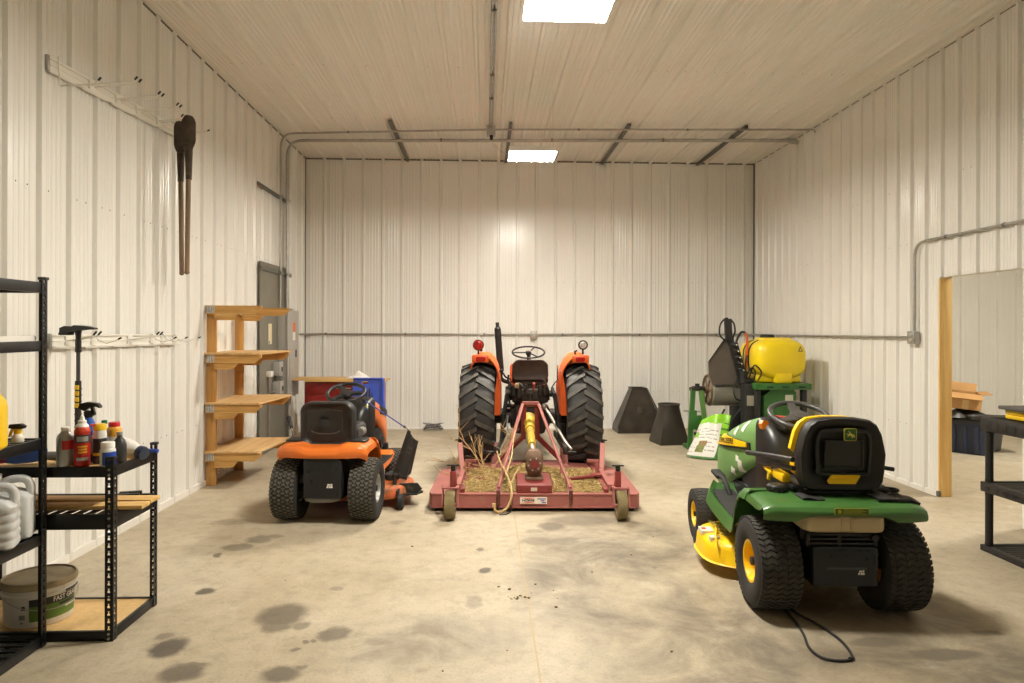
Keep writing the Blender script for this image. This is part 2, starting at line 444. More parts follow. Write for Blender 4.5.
    bp = N.new('ShaderNodeBump'); bp.inputs['Strength'].default_value = .12; bp.inputs['Distance'].default_value = .004
    L.new(noise(40, 6).outputs['Fac'], bp.inputs['Height']); L.new(bp.outputs['Normal'], b.inputs['Normal'])
    return m

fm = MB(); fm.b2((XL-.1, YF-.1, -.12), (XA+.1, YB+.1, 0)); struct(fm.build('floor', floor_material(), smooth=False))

def screws(name, pts, nrm, parent):
    m = MB(); n = Vector(nrm)
    for p in pts: m.cyl(Vector(p), Vector(p)+n*.004, .006, .0045, 8)
    o = m.build(name, SCREW, parent); return o

# back wall, left wall, right wall with its opening
m = MB(); ribbed(m, XL, XR, -2.482, lambda p, h, z: (p, YB-h, z), 0, H, pitch=.2988); wb = struct(m.build('wall_back', WALL, angle=20))
m = MB(); ribbed(m, YF, YB, 5.590, lambda p, h, z: (XL+h, p, z), 0, H); wl = struct(m.build('wall_left', WALL, angle=20))
m = MB()
fr = lambda p, h, z: (XR-h, p, z)
ribbed(m, YF, OY0, 5.527, fr, 0, H, .004, .2288); ribbed(m, OY1, YB, 5.527, fr, 0, H, .004, .2288); ribbed(m, OY0, OY1, 5.527, fr, OZ, H, .004, .2288)
wr = struct(m.build('wall_right', WALL, angle=20))
# the framing thickness behind the right-hand sheets, clad again on the far bay's side
m = MB()
for a, b_, z0 in ((YF, OY0, 0), (OY1, YB, 0), (OY0, OY1, OZ)): m.b2((XR+.005, a, z0), (XR+.112, b_, H))
m.build('wall_core', TRIM, wr, smooth=False)
m = MB(); ribbed(m, XL, XR, -2.474, lambda p, h, z: (p, YF+h, z), 0, H); struct(m.build('wall_front', WALL, angle=20))
m = MB()
def ceil_fn(p, h, z): return (p, z, H-h)
ribbed(m, XL, XA, -2.482, ceil_fn, YF, YB, pitch=.2988, tall=.030, low=.0065); ce = struct(m.build('ceiling', CEIL, angle=20))
m = MB(); ribbed(m, XR+.155, XA, 4.6, lambda p, h, z: (p, YB-h, z), 0, H); struct(m.build('wall_far_bay', WALL, angle=20))
m = MB(); ribbed(m, 1.5, YB, 1.6, lambda p, h, z: (XA-h, p, z), 0, H); m.b2((XR+.155, 1.4, 0), (XA, 1.5, H)); struct(m.build('wall_far_bay_side', WALL, angle=20))

screws('screw_heads', [(-2.474+k*PITCH+dx, YB-.002, z) for k in range(0, 23) for dx in (.05, -.05) for z in (.58, 2.3)], (0, -1, 0), wb)
screws('screw_heads', [(XL+.002, 5.53+k*PITCH+dx, z) for k in range(-8, 17) for dx in (.05, -.05, .15) for z in (.62, 2.43) if rnd.random() > .2], (1, 0, 0), wl)
screws('screw_heads', [(XR-.002, 5.58+k*PITCH+dx, z) for k in range(-4, 17) for dx in (.05, -.05) for z in (.62, 2.43, 3.0) if rnd.random() > .25 and not (OY0 < 5.58+k*PITCH+dx < OY1 and z < OZ)], (-1, 0, 0), wr)
screws('screw_heads', [(-2.474+k*PITCH+dx, y, H-.002) for k in range(0, 22) for dx in (.06, -.06) for y in (2.7, 4.8, 6.9, 8.62)], (0, 0, -1), ce)

# dark closure gaps along the top edges and in the far right corner, white trims at the floor
def strip(name, lo, hi, m_=GAP): q = MB(); q.b2(lo, hi); return struct(q.build(name, m_, smooth=False))
strip('trim_1', (XL, YB-.007, H-.022), (XR, YB+.001, H-.001))
strip('trim_2', (XL-.001, YF, H-.016), (XL+.006, YB, H-.001))
strip('trim_3', (XR-.006, YF, H-.015), (XR+.001, YB, H-.001))
strip('trim_4', (XR-.020, YB-.020, 0), (XR+.001, YB-.001, H-.02))
strip('trim_5', (XL, YB-.010, 0), (XL+.012, YB, H-.02))
strip('baseboard_left', (XL, YF, 0), (XL+.024, 9.2, .055), TRIM)
strip('baseboard_back', (XL, YB-.022, 0), (XR, YB, .03), TRIM)
strip('baseboard_right', (XR-.024, OY1, 0), (XR, YB, .045), TRIM)
PINE = wood('yellow_pine', srgb(240, 204, 134), srgb(218, 174, 100), 2, 1.)
q = MB(); q.b2((XR-.002, OY1-.001, 0), (XR+.016, OY1+.02, OZ-.01)); q.b2((XR+.018, OY1-.006, 0), (XR+.114, OY1+.034, OZ-.01), .003)
struct(q.build('door_1_jamb', PINE))
q = MB(); q.box((XR-.012, OY1-.002, .03), (.03, .03, .05), .004); struct(q.build('trim_6', GAP))
strip('trim_7', (XR-.022, OY0-.03, 0), (XR+.115, OY0, OZ), TRIM)

# ------------------------------------------------------------------ lights
STEEL = mat('galvanised_steel', (.42, .405, .37), .42, .75, var=.12, scale=14)
DKSTEEL = mat('strut_steel', (.20, .195, .18), .5, .7, var=.15, scale=20)
LAMP = emis('lit_diffuser', (1., .935, .825), 258.0)
WHITE_METAL = mat('white_enamel', (.8, .78, .74), .35)
lights = [(.498, 4.10, 'white flat panel light hanging nearest the viewer at the top of the picture'),
          (.525, 7.70, 'white flat panel light hanging in front of the back wall'),
          ]
def ceiling_light(x, y, label, grp='square panel lights hanging along the middle of the shop'):
    t = thing('hanging_light', label, 'hanging light', (x, y, 3.515), 0, grp)
    f = MB(); f.b2((-.268, -.222, 0), (.268, .222, .05), .006); f.b2((-.12, -.1, .045), (.12, .1, .085), .01)
    f.build('housing', WHITE_METAL, t)
    d = MB(); d.b2((-.258, -.212, -.006), (.258, .212, .001), .002); d.build('diffuser', LAMP, t)
    for sx in (-1, 1):
        for sy in (-1, 1):
            k = MB(); k.cyl((sx*.22, sy*.18, .045), (sx*.22, sy*.18, H-3.515-.004), .0014, n=6); k.build('hanger_wire', STEEL, t)
    return t
for x, y, lb in lights: ceiling_light(x, y, lb)
ceiling_light(6.6, 6.2, 'panel light hanging in the bay beyond the opening', 'square panel lights in the far bay')

# ------------------------------------------------------------------ conduits and struts
BOX = mat('grey_box_paint', (.42, .41, .38), .5, .2)
def pipe(name, label, runs, extra=None, grp='electrical conduits'):
    o = MB()
    for pts, r in runs: o.tube(pts, r, 10)
    ob = o.build(name, STEEL); tag(ob, label, 'conduit', grp); return ob
def bend(p, c, q, rad=.14, n=6):
    """p -> corner c -> q with a rounded corner"""
    p, c, q = map(Vector, (p, c, q)); a = c+(p-c).normalized()*rad; b = c+(q-c).normalized()*rad
    out = [p]
    for i in range(n+1):
        t = i/n; out.append(a*(1-t)**2+c*2*t*(1-t)+b*t*t)
    return out+[q]
def straps(ob, pts, ax, r):
    for p in pts:
        s = MB(); d = Vector(ax)
        s.cyl(Vector(p)-d*.012, Vector(p)+d*.012, r*1.22, n=12); s.build('strap', DKSTEEL, ob)
c1 = pipe('conduit', 'thin conduit crossing the ceiling and dropping down the left wall, the nearer of two',
          [(bend((-2.702, 9.14, 1.80), (-2.702, 9.14, 4.135), (.02, 8.83, 4.138), .18), .0135)])
straps(c1, [(-1.8, 9.034, 4.137)], (1, 0, 0), .0135)
c1b = pipe('conduit', 'thin conduit running from the ceiling junction box to the right wall', [([(.12, 8.825, 4.138), (4.22, 8.62, 4.138), (4.24, 8.62, 4.10)], .0125)])
straps(c1b, [(1.2, 8.771, 4.138), (2.6, 8.701, 4.138)], (1, 0, 0), .0125)
c2 = pipe('conduit', 'pair of thick conduits crossing the ceiling and dropping down the left wall by the corner',
          [(bend((-2.698, 9.42, 1.80), (-2.698, 9.42, 4.125), (4.1, 9.07, 4.128), .22), .017), (bend((-2.698, 9.475, 1.80), (-2.698, 9.475, 4.13), (4.15, 9.125, 4.13), .18), .017)])
fit = MB(); fit.cyl((4.07, 9.07, 4.125), (4.2, 9.065, 4.125), .028, n=14); fit.cyl((4.12, 9.13, 4.13), (4.25, 9.125, 4.11), .028, n=14); fit.build('end_fitting', STEEL, c2)
straps(c2, [(-.6, 9.309, 4.127), (.9, 9.232, 4.127), (2.4, 9.155, 4.127)], (1, 0, 0), .019)
c3 = pipe('conduit', 'straight conduit running along the middle of the ceiling towards the viewer', [([(.040, -3.6, 4.14), (.055, 8.76, 4.14)], .0125), ([(.070, -3.6, 4.142), (.085, 8.76, 4.142)], .0115)])
straps(c3, [(.066, y, 4.14) for y in (5.5, 6.9, 7.6)], (0, 1, 0), .022)
jb = MB(); jb.box((.07, 8.81, 4.11), (.115, .13, .12), .006); jbo = jb.build('junction_box', BOX)
tag(jbo, 'square grey junction box on the ceiling where the conduits meet', 'junction box')
g = MB(); g.cyl((.075, 8.78, 4.05), (.075, 8.78, 4.0), .024, .02, 12); g.cyl((.075, 8.78, 4.0), (.075, 8.78, 3.985), .012, n=10); g.build('cord_grip', mat('black_nylon', (.015, .015, .015), .5), jbo)
cable = MB(); cable.tube([(.075, 8.78, 3.984), (.10, 8.73, 3.93), (.25, 8.4, 3.72), (.40, 7.85, 3.61)], .004, 6, sub=6)
tag(cable.build('light_cable', mat('white_cable', (.6, .56, .48), .5)), 'thin pale cable looping from the junction box to the rear light', 'cable')
cable = MB(); cable.tube([(.42, 4.2, 3.605), (.36, 4.3, 3.72), (.25, 4.55, 3.95), (.12, 4.8, 4.10), (.085, 4.9, 4.125)], .005, 6, sub=6)
tag(cable.build('light_cable', mat('grey_cable', (.35, .33, .28), .5)), 'short grey cable between the nearest light and the ceiling conduit', 'cable')
sl = ['leftmost slotted steel strut on the ceiling before the back wall', 'slotted steel strut on the ceiling beside the rear light, left of it',
      'slotted steel strut on the ceiling just right of the rear light', 'rightmost slotted steel strut on the ceiling before the back wall']
for (x, lb) in zip((-1.2, .32, 1.83, 3.34), sl):
    s = MB(); s.b2((x-.021, 8.62, 4.152), (x+.021, 10.66, 4.182)); s.b2((x-.021, 8.62, 4.146), (x-.012, 10.66, 4.153)); s.b2((x+.012, 8.62, 4.146), (x+.021, 10.66, 4.153))
    tag(s.build('strut_channel', DKSTEEL, smooth=False), lb, 'strut', 'strut channels on the ceiling')
for (z, lb, y0, y1) in ((3.31, 'short slotted strut on the left wall holding the conduits above the grey board', 8.35, 9.66), (2.30, 'slotted strut across the top of the grey board on the left wall', 8.42, 9.72)):
    s = MB(); xs = -2.753 if z > 3 else -2.7345; s.b2((xs, y0, z-.024), (xs+.018, y1, z+.024)); so = s.build('wall_strut', DKSTEEL, smooth=False); tag(so, lb, 'strut', 'struts on the left wall')
    for y in (9.14, 9.42, 9.475):
        k = MB(); k.box((-2.698, y, z), (.05, .055, .03), .005); k.build('conduit_clamp', STEEL, so)

c4 = pipe('conduit', 'long level conduit running along the back wall at chest height', [([(-2.74, 9.7, 1.478), (-2.74, 10.55, 1.478), (-2.62, 10.64, 1.478)], .014), ([(-2.74, 10.64, 1.478), (4.22, 10.64, 1.488)], .014)])
straps(c4, [(-2.45+1.22*k, 10.64, 1.482) for k in range(6)], (1, 0, 0), .014)
c5 = pipe('conduit', 'conduit on the right wall rising from an outlet box and running forward above the opening',
          [([(4.228, 10.6, 1.485), (4.228, 6.64, 1.49)], .014), (bend((4.228, 6.565, 1.555), (4.228, 6.565, 2.42), (4.228, -2, 2.45), .16), .0145)])
straps(c5, [(4.228, 6.1, 2.422), (4.228, 5.4, 2.425)], (0, 1, 0), .015)
SOCK = mat('socket_grey', (.5, .48, .43), .5)
def outlet(loc, rz, label):
    t = thing('outlet_box', label, 'outlet box', loc, rz, 'outlet boxes on the walls')
    b_ = MB(); b_.box((0, .03, 0), (.105, .06, .12), .008); b_.build('body', BOX, t)
    f = MB(); f.box((0, -.003, 0), (.11, .008, .125), .003); p = f.build('cover_plate', STEEL, t)
    for z in (-.025, .025):
        s = MB(); s.box((0, -.0085, z), (.034, .006, .030), .002); s.build('socket', SOCK, p)
    return t
outlet((.76, 10.60, 1.48), 0, 'small grey outlet box on the back wall conduit above the tractor')
outlet((4.20, 6.57, 1.49), -90, 'grey outlet box on the right wall left of the opening')

# ------------------------------------------------------------------ backboard, panel, disconnects
PGREY = mat('grey_painted_plywood', srgb(122, 118, 106), .55, 0, var=.06, scale=5)
q = MB(); q.b2((XL+.026, 8.44, .0), (XL+.045, 9.66, 2.385), .003); bb = q.build('backboard', PGREY); tag(bb, 'tall grey painted plywood board standing against the left wall', 'backboard')
q = MB(); q.b2((XL+.045, 8.75, 1.36), (XL+.05, 8.88, 1.62), .002); q.build('notice_card', mat('cream_card', srgb(226, 214, 176), .6), bb)
q = MB(); q.b2((XL+.045, 8.755, 1.365), (XL+.0515, 8.79, 1.40)); q.build('card_stamp', mat('blue_print', srgb(90, 110, 150), .6), bb)
t = thing('breaker_panel', 'grey steel breaker panel on the left wall board with orange and white sticker', 'breaker panel', (XL+.046, 9.37, .66))
q = MB(); q.b2((0, -.25, 0), (.13, .25, 1.13), .006); q.build('cabinet', BOX, t)
q = MB(); q.b2((.13, -.265, -.012), (.142, .265, 1.142), .004); cv = q.build('cover', BOX, t)
q = MB(); q.b2((.142, -.19, .12), (.15, .19, 1.0), .004); dr = q.build('door', BOX, t)
q = MB(); q.box((.157, .08, .56), (.016, .03, .10), .004); q.build('latch', DKSTEEL, dr)
q = MB(); q.b2((.150, -.06, .86), (.1515, .06, .98)); q.build('warning_sticker', mat('orange_sticker', srgb(226, 110, 40), .5), dr)
q = MB(); q.b2((.150, -.06, .74), (.1515, .06, .85)); q.build('white_sticker', mat('white_sticker', srgb(230, 226, 214), .5), dr)
q = MB(); q.b2((-.002+.02, .03, 1.13), (.11, .12, 1.17), .004); q.build('conduit_hub', STEEL, t)
def disconnect(y, z, s, label):
    t = thing('disconnect_box', label, 'switch box', (XL+.046, y, z), 0, 'small switch boxes on the grey board')
    q = MB(); q.b2((0, -s/2, 0), (.09, s/2, s*1.15), .006); q.build('body', BOX, t)
    q = MB(); q.b2((.09, -s/2-.006, -.006), (.098, s/2+.006, s*1.15+.006), .003); q.build('lid', BOX, t)
    q = MB(); q.box((.108, s*.1, s*.55), (.02, .03, .06), .004); q.build('switch_handle', DKSTEEL, t)
disconnect(8.97, .95, .15, 'grey switch box on the grey board, upper of two right of the pale one')
disconnect(9.0, .70, .15, 'grey switch box on the grey board, lower of two joined by pipes')
t = thing('disconnect_box', 'small pale switch box on the grey board left of the grey ones', 'switch box', (XL+.046, 8.72, .95), 0, 'small switch boxes on the grey board')
q = MB(); q.b2((0, -.06, 0), (.06, .06, .07), .006); q.build('body', TRIM, t)
q = MB(); q.tube([(.03, -.02, 0), (.03, -.02, -.85)], .011, 8); q.tube([(.03, .03, 0), (.03, .03, -.2), (.03, .2, -.2)], .011, 8); q.build('pipe', STEEL, t)
# ================================================================== left side: wall racks, timber rack, black shelving
BLACKMET = mat('black_powder_coat', (.012, .012, .012), .42, .3)
SLOTMET = mat('grey_zinc', (.42, .41, .38), .4, .8)
BLKRUB = mat('black_rubber', (.018, .017, .016), .7)
BLKPL = mat('black_plastic', (.016, .016, .016), .42)
CREAMW = mat('cream_wire', (.80, .78, .71), .4)
IRON = mat('weathered_iron', srgb(74, 62, 50), .75, .3, var=.3, scale=18, dirt=srgb(108, 88, 66), dirt_amt=.45, dscale=14)
ASH = wood('greyed_handle_wood', srgb(140, 114, 84), srgb(88, 68, 46), 2, 1.5)
SHELFW = wood('shelf_lumber', srgb(212, 168, 98), srgb(180, 132, 66), 0, 1.)
POSTW = wood('post_lumber', srgb(208, 162, 94), srgb(178, 128, 64), 2, 1.)
OSB = wood('shelf_plywood', srgb(222, 188, 134), srgb(196, 154, 98), 1, .6)
PARTB = mat('particle_board', srgb(214, 178, 120), .65, 0, var=.1, scale=40)

# ---------------- tool racks on the wall
def tool_rack(name, label, y0, y1, z0, z1, hooks):
    t = thing(name, label, 'tool rack', (XL+.02, (y0+y1)/2, (z0+z1)/2), 0, 'white hook rails on the left wall')
    a = math.atan2(z1-z0, y1-y0); L = y1-y0
    t.rotation_euler = (a, 0, 0)
    m = MB()
    m.b2((0, -L/2, -.045), (.008, L/2, .045)); m.b2((0, -L/2, .030), (.020, L/2, .045), .002); m.b2((0, -L/2, -.045), (.020, L/2, -.030), .002)
    m.b2((0, -L/2, -.006), (.014, L/2, .006), .002)
    for k in range(5): m.b2((.0, -L/2+.36*k+.02, -.052), (.016, -L/2+.36*k+.32, -.044), .002)
    m.build('rail', CREAMW, t)
    e = MB(); e.b2((0, -L/2-.012, -.048), (.022, -L/2+.012, .048), .003); e.build('end_cap', SLOTMET, t)
    yc = (y0+y1)/2
    for (y, kind, ln) in hooks:
        m = MB(); y -= yc
        if kind == 'double':
            m.b2((.008, y-.035, -.04), (.022, y+.035, .045), .002)
            for s in (-.028, .028): m.tube([(.02, y+s, .0), (ln*.55, y+s, .015), (ln-.02, y+s, .03), (ln, y+s, .05)], .0050, 7)
            o = m.build('hook', CREAMW, t)
            k = MB()
            for s in (-.028, .028):
                k = MB(); k.tube([(ln-.008, y+s, .040), (ln+.012, y+s, .062)], .0065, 8); k.build('rubber_tip', BLKRUB, o)
        elif kind == 'drop':
            m.tube([(.02, y, .07), (.024, y, -.10), (.03, y, -.115), (ln-.03, y, -.10), (ln, y, -.07)], .0054, 7)
            o = m.build('hook', CREAMW, t); k = MB(); k.tube([(ln-.004, y, -.076), (ln+.014, y, -.056)], .0065, 8); k.build('rubber_tip', BLKRUB, o)
        else:
            m.b2((.008, y-.02, -.04), (.02, y+.02, .05), .002)
            m.tube([(.02, y, .05), (.05, y+.01, -.0), (.10, y+.02, -.02), (ln, y+.03, .0), (ln+.02, y+.03, .012)], .0050, 7)
            o = m.build('hook', CREAMW, t); k = MB(); k.tube([(ln+.015, y+.03, .009), (ln+.035, y+.03, .02)], .0062, 8); k.build('rubber_tip', BLKRUB, o)
    return t
tool_rack('tool_rack', 'white hook rail high on the left wall with empty prongs', 4.40, 6.24, 3.225, 3.31,
          [(4.50, 'drop', .27), (4.88, 'double', .33), (5.22, 'double', .33), (5.52, 'double', .33), (5.86, 'double', .22), (6.16, 'curl', .27)])
tool_rack('tool_rack', 'white hook rail low on the left wall above the bottles', 4.43, 6.26, 1.475, 1.462,
          [(4.62, 'double', .20), (4.90, 'curl', .16), (5.40, 'double', .24), (5.74, 'curl', .17), (5.93, 'curl', .18), (6.15, 'curl', .20)])

# ---------------- post hole digger hanging from the high rail
t = thing('post_hole_digger', 'rusty clamshell post hole digger hanging upside down on the left wall', 'post hole digger', (-2.555, 5.90, 2.03), 0)
for s, nm in ((-1, 0), (1, 1)):
    dx = -.048 if s < 0 else .062; dy = -.05*s
    m = MB(); m.tube([(dx-.012*s, dy, 0), (dx, dy, .95)], [.019, .021], 12); m.sell((dx-.012*s, dy, 0), (.021, .021, .02), 1, 1, None, 12, 8)
    h = m.build('handle', ASH, t)
    m = MB(); m.tube([(dx, dy, .78), (dx, dy, 1.04)], [.024, .032], 12)
    def blade(u, v, dx=dx, dy=dy, s=s):
        z = 1.0+.31*v; w = .062*min(1, .35+2.2*v)*(1 if v < .8 else (1-((v-.8)/.2)**2*.45))
        a = (u-.5)*2
        return (dx+w*a, dy-.035*(1-a*a)*s*(.4+.6*min(1, v*2))-.01*s, z)
    m.sheet(blade, 10, 12, .005)
    m.cyl((dx-.02, dy-.04*s, 1.06), (dx+.02, dy-.04*s, 1.06), .012, n=10)
    m.build('blade', IRON, t)
m = MB(); m.cyl((-.05, 0, 1.03), (.07, 0, 1.03), .011, n=10); m.build('hinge_bolt', IRON, t)

# ---------------- snow brush hanging on the low rail
YEL = mat('yellow_plastic', srgb(238, 196, 30), .4)
t = thing('snow_brush', 'black and yellow snow brush hanging by its head on the left wall', 'snow brush', (-2.565, 4.42, .885), 0)
m = MB(); m.tube([(.0, 0, .30), (.0, 0, .64)], .0115, 12); m.build('pole', mat('dark_grey_tube', (.09, .09, .09), .35, .6), t)
m = MB(); m.tube([(.0, 0, .0), (.0, 0, .14), (.0, 0, .34)], .018, 12)
for k in range(7): m.torus((.0, 0, .05+.04*k), .0185, .004, n=14, k=6)
g = m.build('grip', BLKRUB, t)
for k in range(4):
    m = MB(); m.b2((-.012, -.0215, .17+.038*k), (.014, -.012, .20+.038*k), .003); m.build('grip_inset', YEL, g)
m = MB(); m.cyl((0, 0, .52), (0, 0, .60), .018, n=14); m.cyl((0, 0, .60), (0, 0, .66), .014, .02, 14); m.build('collar', BLKPL, t)
m = MB()
m.loft([[(x, y*w, z+h*zz) for y, zz in ((-1, -1), (1, -1), (1, 1), (-1, 1))] for x, w, z, h in ((-.105, .022, .655, .018), (-.07, .03, .662, .024), (-.03, .03, .666, .016), (-.01, .034, .673, .018), (.05, .03, .675, .012), (.108, .022, .670, .005))])
hd = m.build('head', BLKPL, t)
m = MB()
for k in range(7):
    for j in (-1, 0, 1): m.cyl((-.10+.010*k, j*.012, .66), (-.105+.010*k, j*.016, .630), .007, .009, 6)
m.build('bristles', BLKRUB, hd)

# ---------------- timber rack
PLATE = mat('truss_plate', (.62, .61, .58), .45, .3, var=.2, scale=60)
t = thing('lumber_rack', 'open timber rack with two posts and stubby shelves against the left wall', 'rack', (-2.755, 6.90, 0), 0)
PY = (0., .76)
for y in PY:
    m = MB(); m.b2((0, y-.02, 0), (.092, y+.02, 1.783), .003); m.build('post', POSTW, t)
for lv, zt in enumerate((1.785, 1.300, .808, .330)):
    for i, y in enumerate(PY):
        yy = y-.04 if i == 0 else y-.04
        m = MB(); L = .545 if i == 0 else .60
        m.prism([(0, zt), (L, zt), (L, zt-.03), (L-.06, zt-.085), (0, zt-.085)], (0, yy+.019, 0), (1, 0, 0), (0, 0, 1), .038)
        a = m.build('arm', SHELFW, t)
        m = MB(); m.prism([(.092, zt-.087), (.32, zt-.087), (.27, zt-.145), (.092, zt-.145)], (0, yy+.019, 0), (1, 0, 0), (0, 0, 1), .036); m.build('brace', SHELFW, a)
        m = MB(); m.b2((.01, yy-.0225, zt-.076), (.092, yy-.0185, zt-.006))
        m.build('truss_plate', PLATE, a)
        m = MB()
        for k in range(5): m.b2((.015+.016*k, yy-.0245, zt-.073), (.020+.016*k, yy-.022, zt-.009))
        m.build('plate_teeth', DKSTEEL, a)['kind'] = 'stuff'
        m = MB(); m.prism([(-.012, zt-.02), (.0, zt-.02), (.0, zt-.10), (-.008, zt-.10)], (0, yy-.03, 0), (1, 0, 0), (0, 0, 1), .02); m.build('wall_clip', PLATE, a)
    if lv:
        m = MB(); o = (0, 0, zt+.001)
        m.prism([(-.006, -.085), (.535, -.085), (.61, .80), (-.006, .80)], o, (1, 0, 0), (0, 1, 0), .017); m.build('shelf', OSB, t)

# ---------------- black boltless shelving
def slot_post(m, x, y, z0, z1, sx, sy):
    """angle post, outer corner at x,y; flanges run towards sx, sy; keyhole slots in both"""
    W, T = .040, .0022
    for ax in (0, 1):
        def bx(a0, a1, za, zb):
            if ax == 0: m.b2((min(x+sx*a0, x+sx*a1), min(y, y+sy*T), za), (max(x+sx*a0, x+sx*a1), max(y, y+sy*T), zb))
            else: m.b2((min(x, x+sx*T), min(y+sy*a0, y+sy*a1), za), (max(x, x+sx*T), max(y+sy*a0, y+sy*a1), zb))
        bx(0, .014, z0, z1); bx(.027, W, z0, z1)
        z = z0
        while z < z1-.01:
            bx(.014, .027, z, min(z+.016, z1)); z += .0375
            if z < z1-.02:  # the key's narrow tail
                bx(.014, .0175, z-.012, z-.002); bx(.0235, .027, z-.012, z-.002)
def shelf_unit(label, x0, x1, y0, y1, ztop, levels, posts):
    t = thing('shelving_unit', label, 'shelving unit', (x0, y0, 0), 0)
    W, D = x1-x0, y1-y0
    for px, py in posts:
        m = MB(); slot_post(m, px*W, py*D, .0, ztop, 1 if px == 0 else -1, 1 if py == 0 else -1); p = m.build('post', BLACKMET, t, smooth=False)
        m = MB(); m.box((px*W+(.012 if px == 0 else -.012), py*D+(.012 if py == 0 else -.012), ztop-.004), (.036, .036, .014), .003); m.build('post_cap', BLKPL, p)
        m = MB()
        for (z, h, kind) in levels:
            for q in (.25, .75): m.cyl((px*W+(.02 if px == 0 else -.02), py*D-.004 if py == 0 else py*D+.004, z+h*q), (px*W+(.02 if px == 0 else -.02), py*D+.003 if py == 0 else py*D-.003, z+h*q), .0065, n=8)
        m.build('rivet', SLOTMET, p)['kind'] = 'stuff'
    for (z, h, kind) in levels:
        for y in (.004, D-.004-.022):
            m = MB(); m.b2((.004, y, z), (W-.004, y+.022, z+h), .003); m.b2((.004, y+(.012 if y < .1 else -.006), z+h*.35), (W-.004, y+(.028 if y < .1 else .010), z+h*.62), .002); m.build('beam', BLACKMET, t)
        for x in (.004, W-.004-.022):
            m = MB(); m.b2((x, .026, z), (x+.022, D-.026, z+h), .003); m.b2((x-.002 if x > .1 else x+.010, .026, z+h*.30), (x+.012 if x > .1 else x+.024, D-.026, z+h*.66), .003); m.build('beam', BLACKMET, t)
        if kind == 'board':
            m = MB(); m.b2((.02, .02, z+h-.018), (W-.02, D-.02, z+h-.004)); m.build('board', PARTB, t)
        else:
            m = MB()
            n = int(D/.062)
            if W < D:
                k = .05
                while k < D-.03: m.b2((.02, k, z+h-.014), (W-.02, k+.030, z+h-.006)); k += .058
                for q in (.25, .5, .75): m.b2((W*q-.008, .02, z+h-.026), (W*q+.008, D-.02, z+h-.014))
            else:
                k = .03
                while k < W-.03: m.b2((k, .02, z+h-.014), (k+.030, D-.02, z+h-.006)); k += .058
            m.build('slatted_deck', BLACKMET, t, smooth=False)
    return t
BX0, BX1, BY0, BY1 = -2.735, -1.845, 3.475, 3.935
shelf_unit('low black steel shelving unit with tan boards crosswise to the left wall', BX0, BX1, BY0, BY1, .915,
           [(.002, .046, 'board'), (.555, .075, 'slat'), (.815, .052, 'board')], [(0, 0), (1, 0), (0, 1), (1, 1)])
AX0, AX1, AY0, AY1 = -2.66, -2.152, 2.25, 3.452
shelf_unit('tall black steel shelving unit nearest the viewer along the left wall', AX0, AX1, AY0, AY1, 1.805,
           [(.004, .046, 'slat'), (.500, .050, 'slat'), (.968, .050, 'slat'), (1.445, .050, 'board'), (1.73, .052, 'board')], [(0, 0), (1, 0), (0, 1), (1, 1)])

# ---------------- bottles and cans on the low unit
ZD = .8673
def bottle(name, label, cat, loc, parts, rz=0, group='bottles and cans on the low black shelving unit'):
    t = thing(name, label, cat, loc, rz, group)
    for nm, prof, m_ in parts:
        q = MB(); q.lathe(prof, n=22); q.build(nm, m_, t)
    return t
CAP = mat('white_cap', (.82, .80, .74), .4)
GREYCAN = mat('grey_metal_can', (.40, .40, .38), .38, .5, var=.15, scale=10)
REDP = mat('red_label', srgb(176, 34, 26), .4); ORED = mat('orange_red_label', srgb(206, 70, 44), .4)
BLUEP = mat('blue_label', srgb(40, 76, 176), .45); WHITEP = mat('white_plastic', (.74, .73, .69), .45)
DKP = mat('dark_label', (.03, .03, .03), .4); ORYEL = mat('amber_label', srgb(222, 160, 40), .45)
GRN = mat('green_cap', srgb(30, 110, 60), .4); REDCAP = mat('red_cap', srgb(196, 30, 30), .4); CLEAR = mat('milky_plastic', (.72, .69, .60), .3)
def patch(t, r, a0, a1, z0, z1, m_, nm='label_patch'):
    q = MB(); q.lathe([(r+.0006, z0), (r+.0012, z0), (r+.0012, z1), (r+.0006, z1)], n=10, a0=R(a0), a1=R(a1), cap=False)
    # lathe frame: turn so that angle 0 is +x
    return q.build(nm, m_, t)
def toward(parent, ang): parent.rotation_euler = (0, 0, R(ang))
# lathe() measures its angle from u of frame(z): u = z x ... -> handled once here
_u, _v, _d = frame((0, 0, 1))
def arc_of(deg):
    """angle in lathe's frame of the world direction at deg"""
    d = Vector((math.cos(R(deg)), math.sin(R(deg)), 0)); return math.degrees(math.atan2(d.dot(_v), d.dot(_u)))
def face_patch(t, r, mid, half, z0, z1, m_, nm='label_patch'):
    c = arc_of(mid); return patch(t, r, c-half, c+half, z0, z1, m_, nm)
CAMDIR = -58
def wrap(ob, r, mid, z):
    """bend flat lettering (x along, y up) round a cylinder of radius r"""
    for v in ob.data.vertices:
        a = R(mid)+v.co.x/r; d = r+v.co.y*0
        v.co = Vector((math.cos(a)*(r+.0018+v.co.z*.0), math.sin(a)*(r+.0018), z+v.co.y))
def wrapped(body, size, r, mid, z, m_, nm, parent, width=None, bold=0.):
    o = letters(body, size, (0, 0, 0), (1, 0, 0), (0, 1, 0), m_, nm, parent, .0, width, bold); wrap(o, r, mid, z); return o

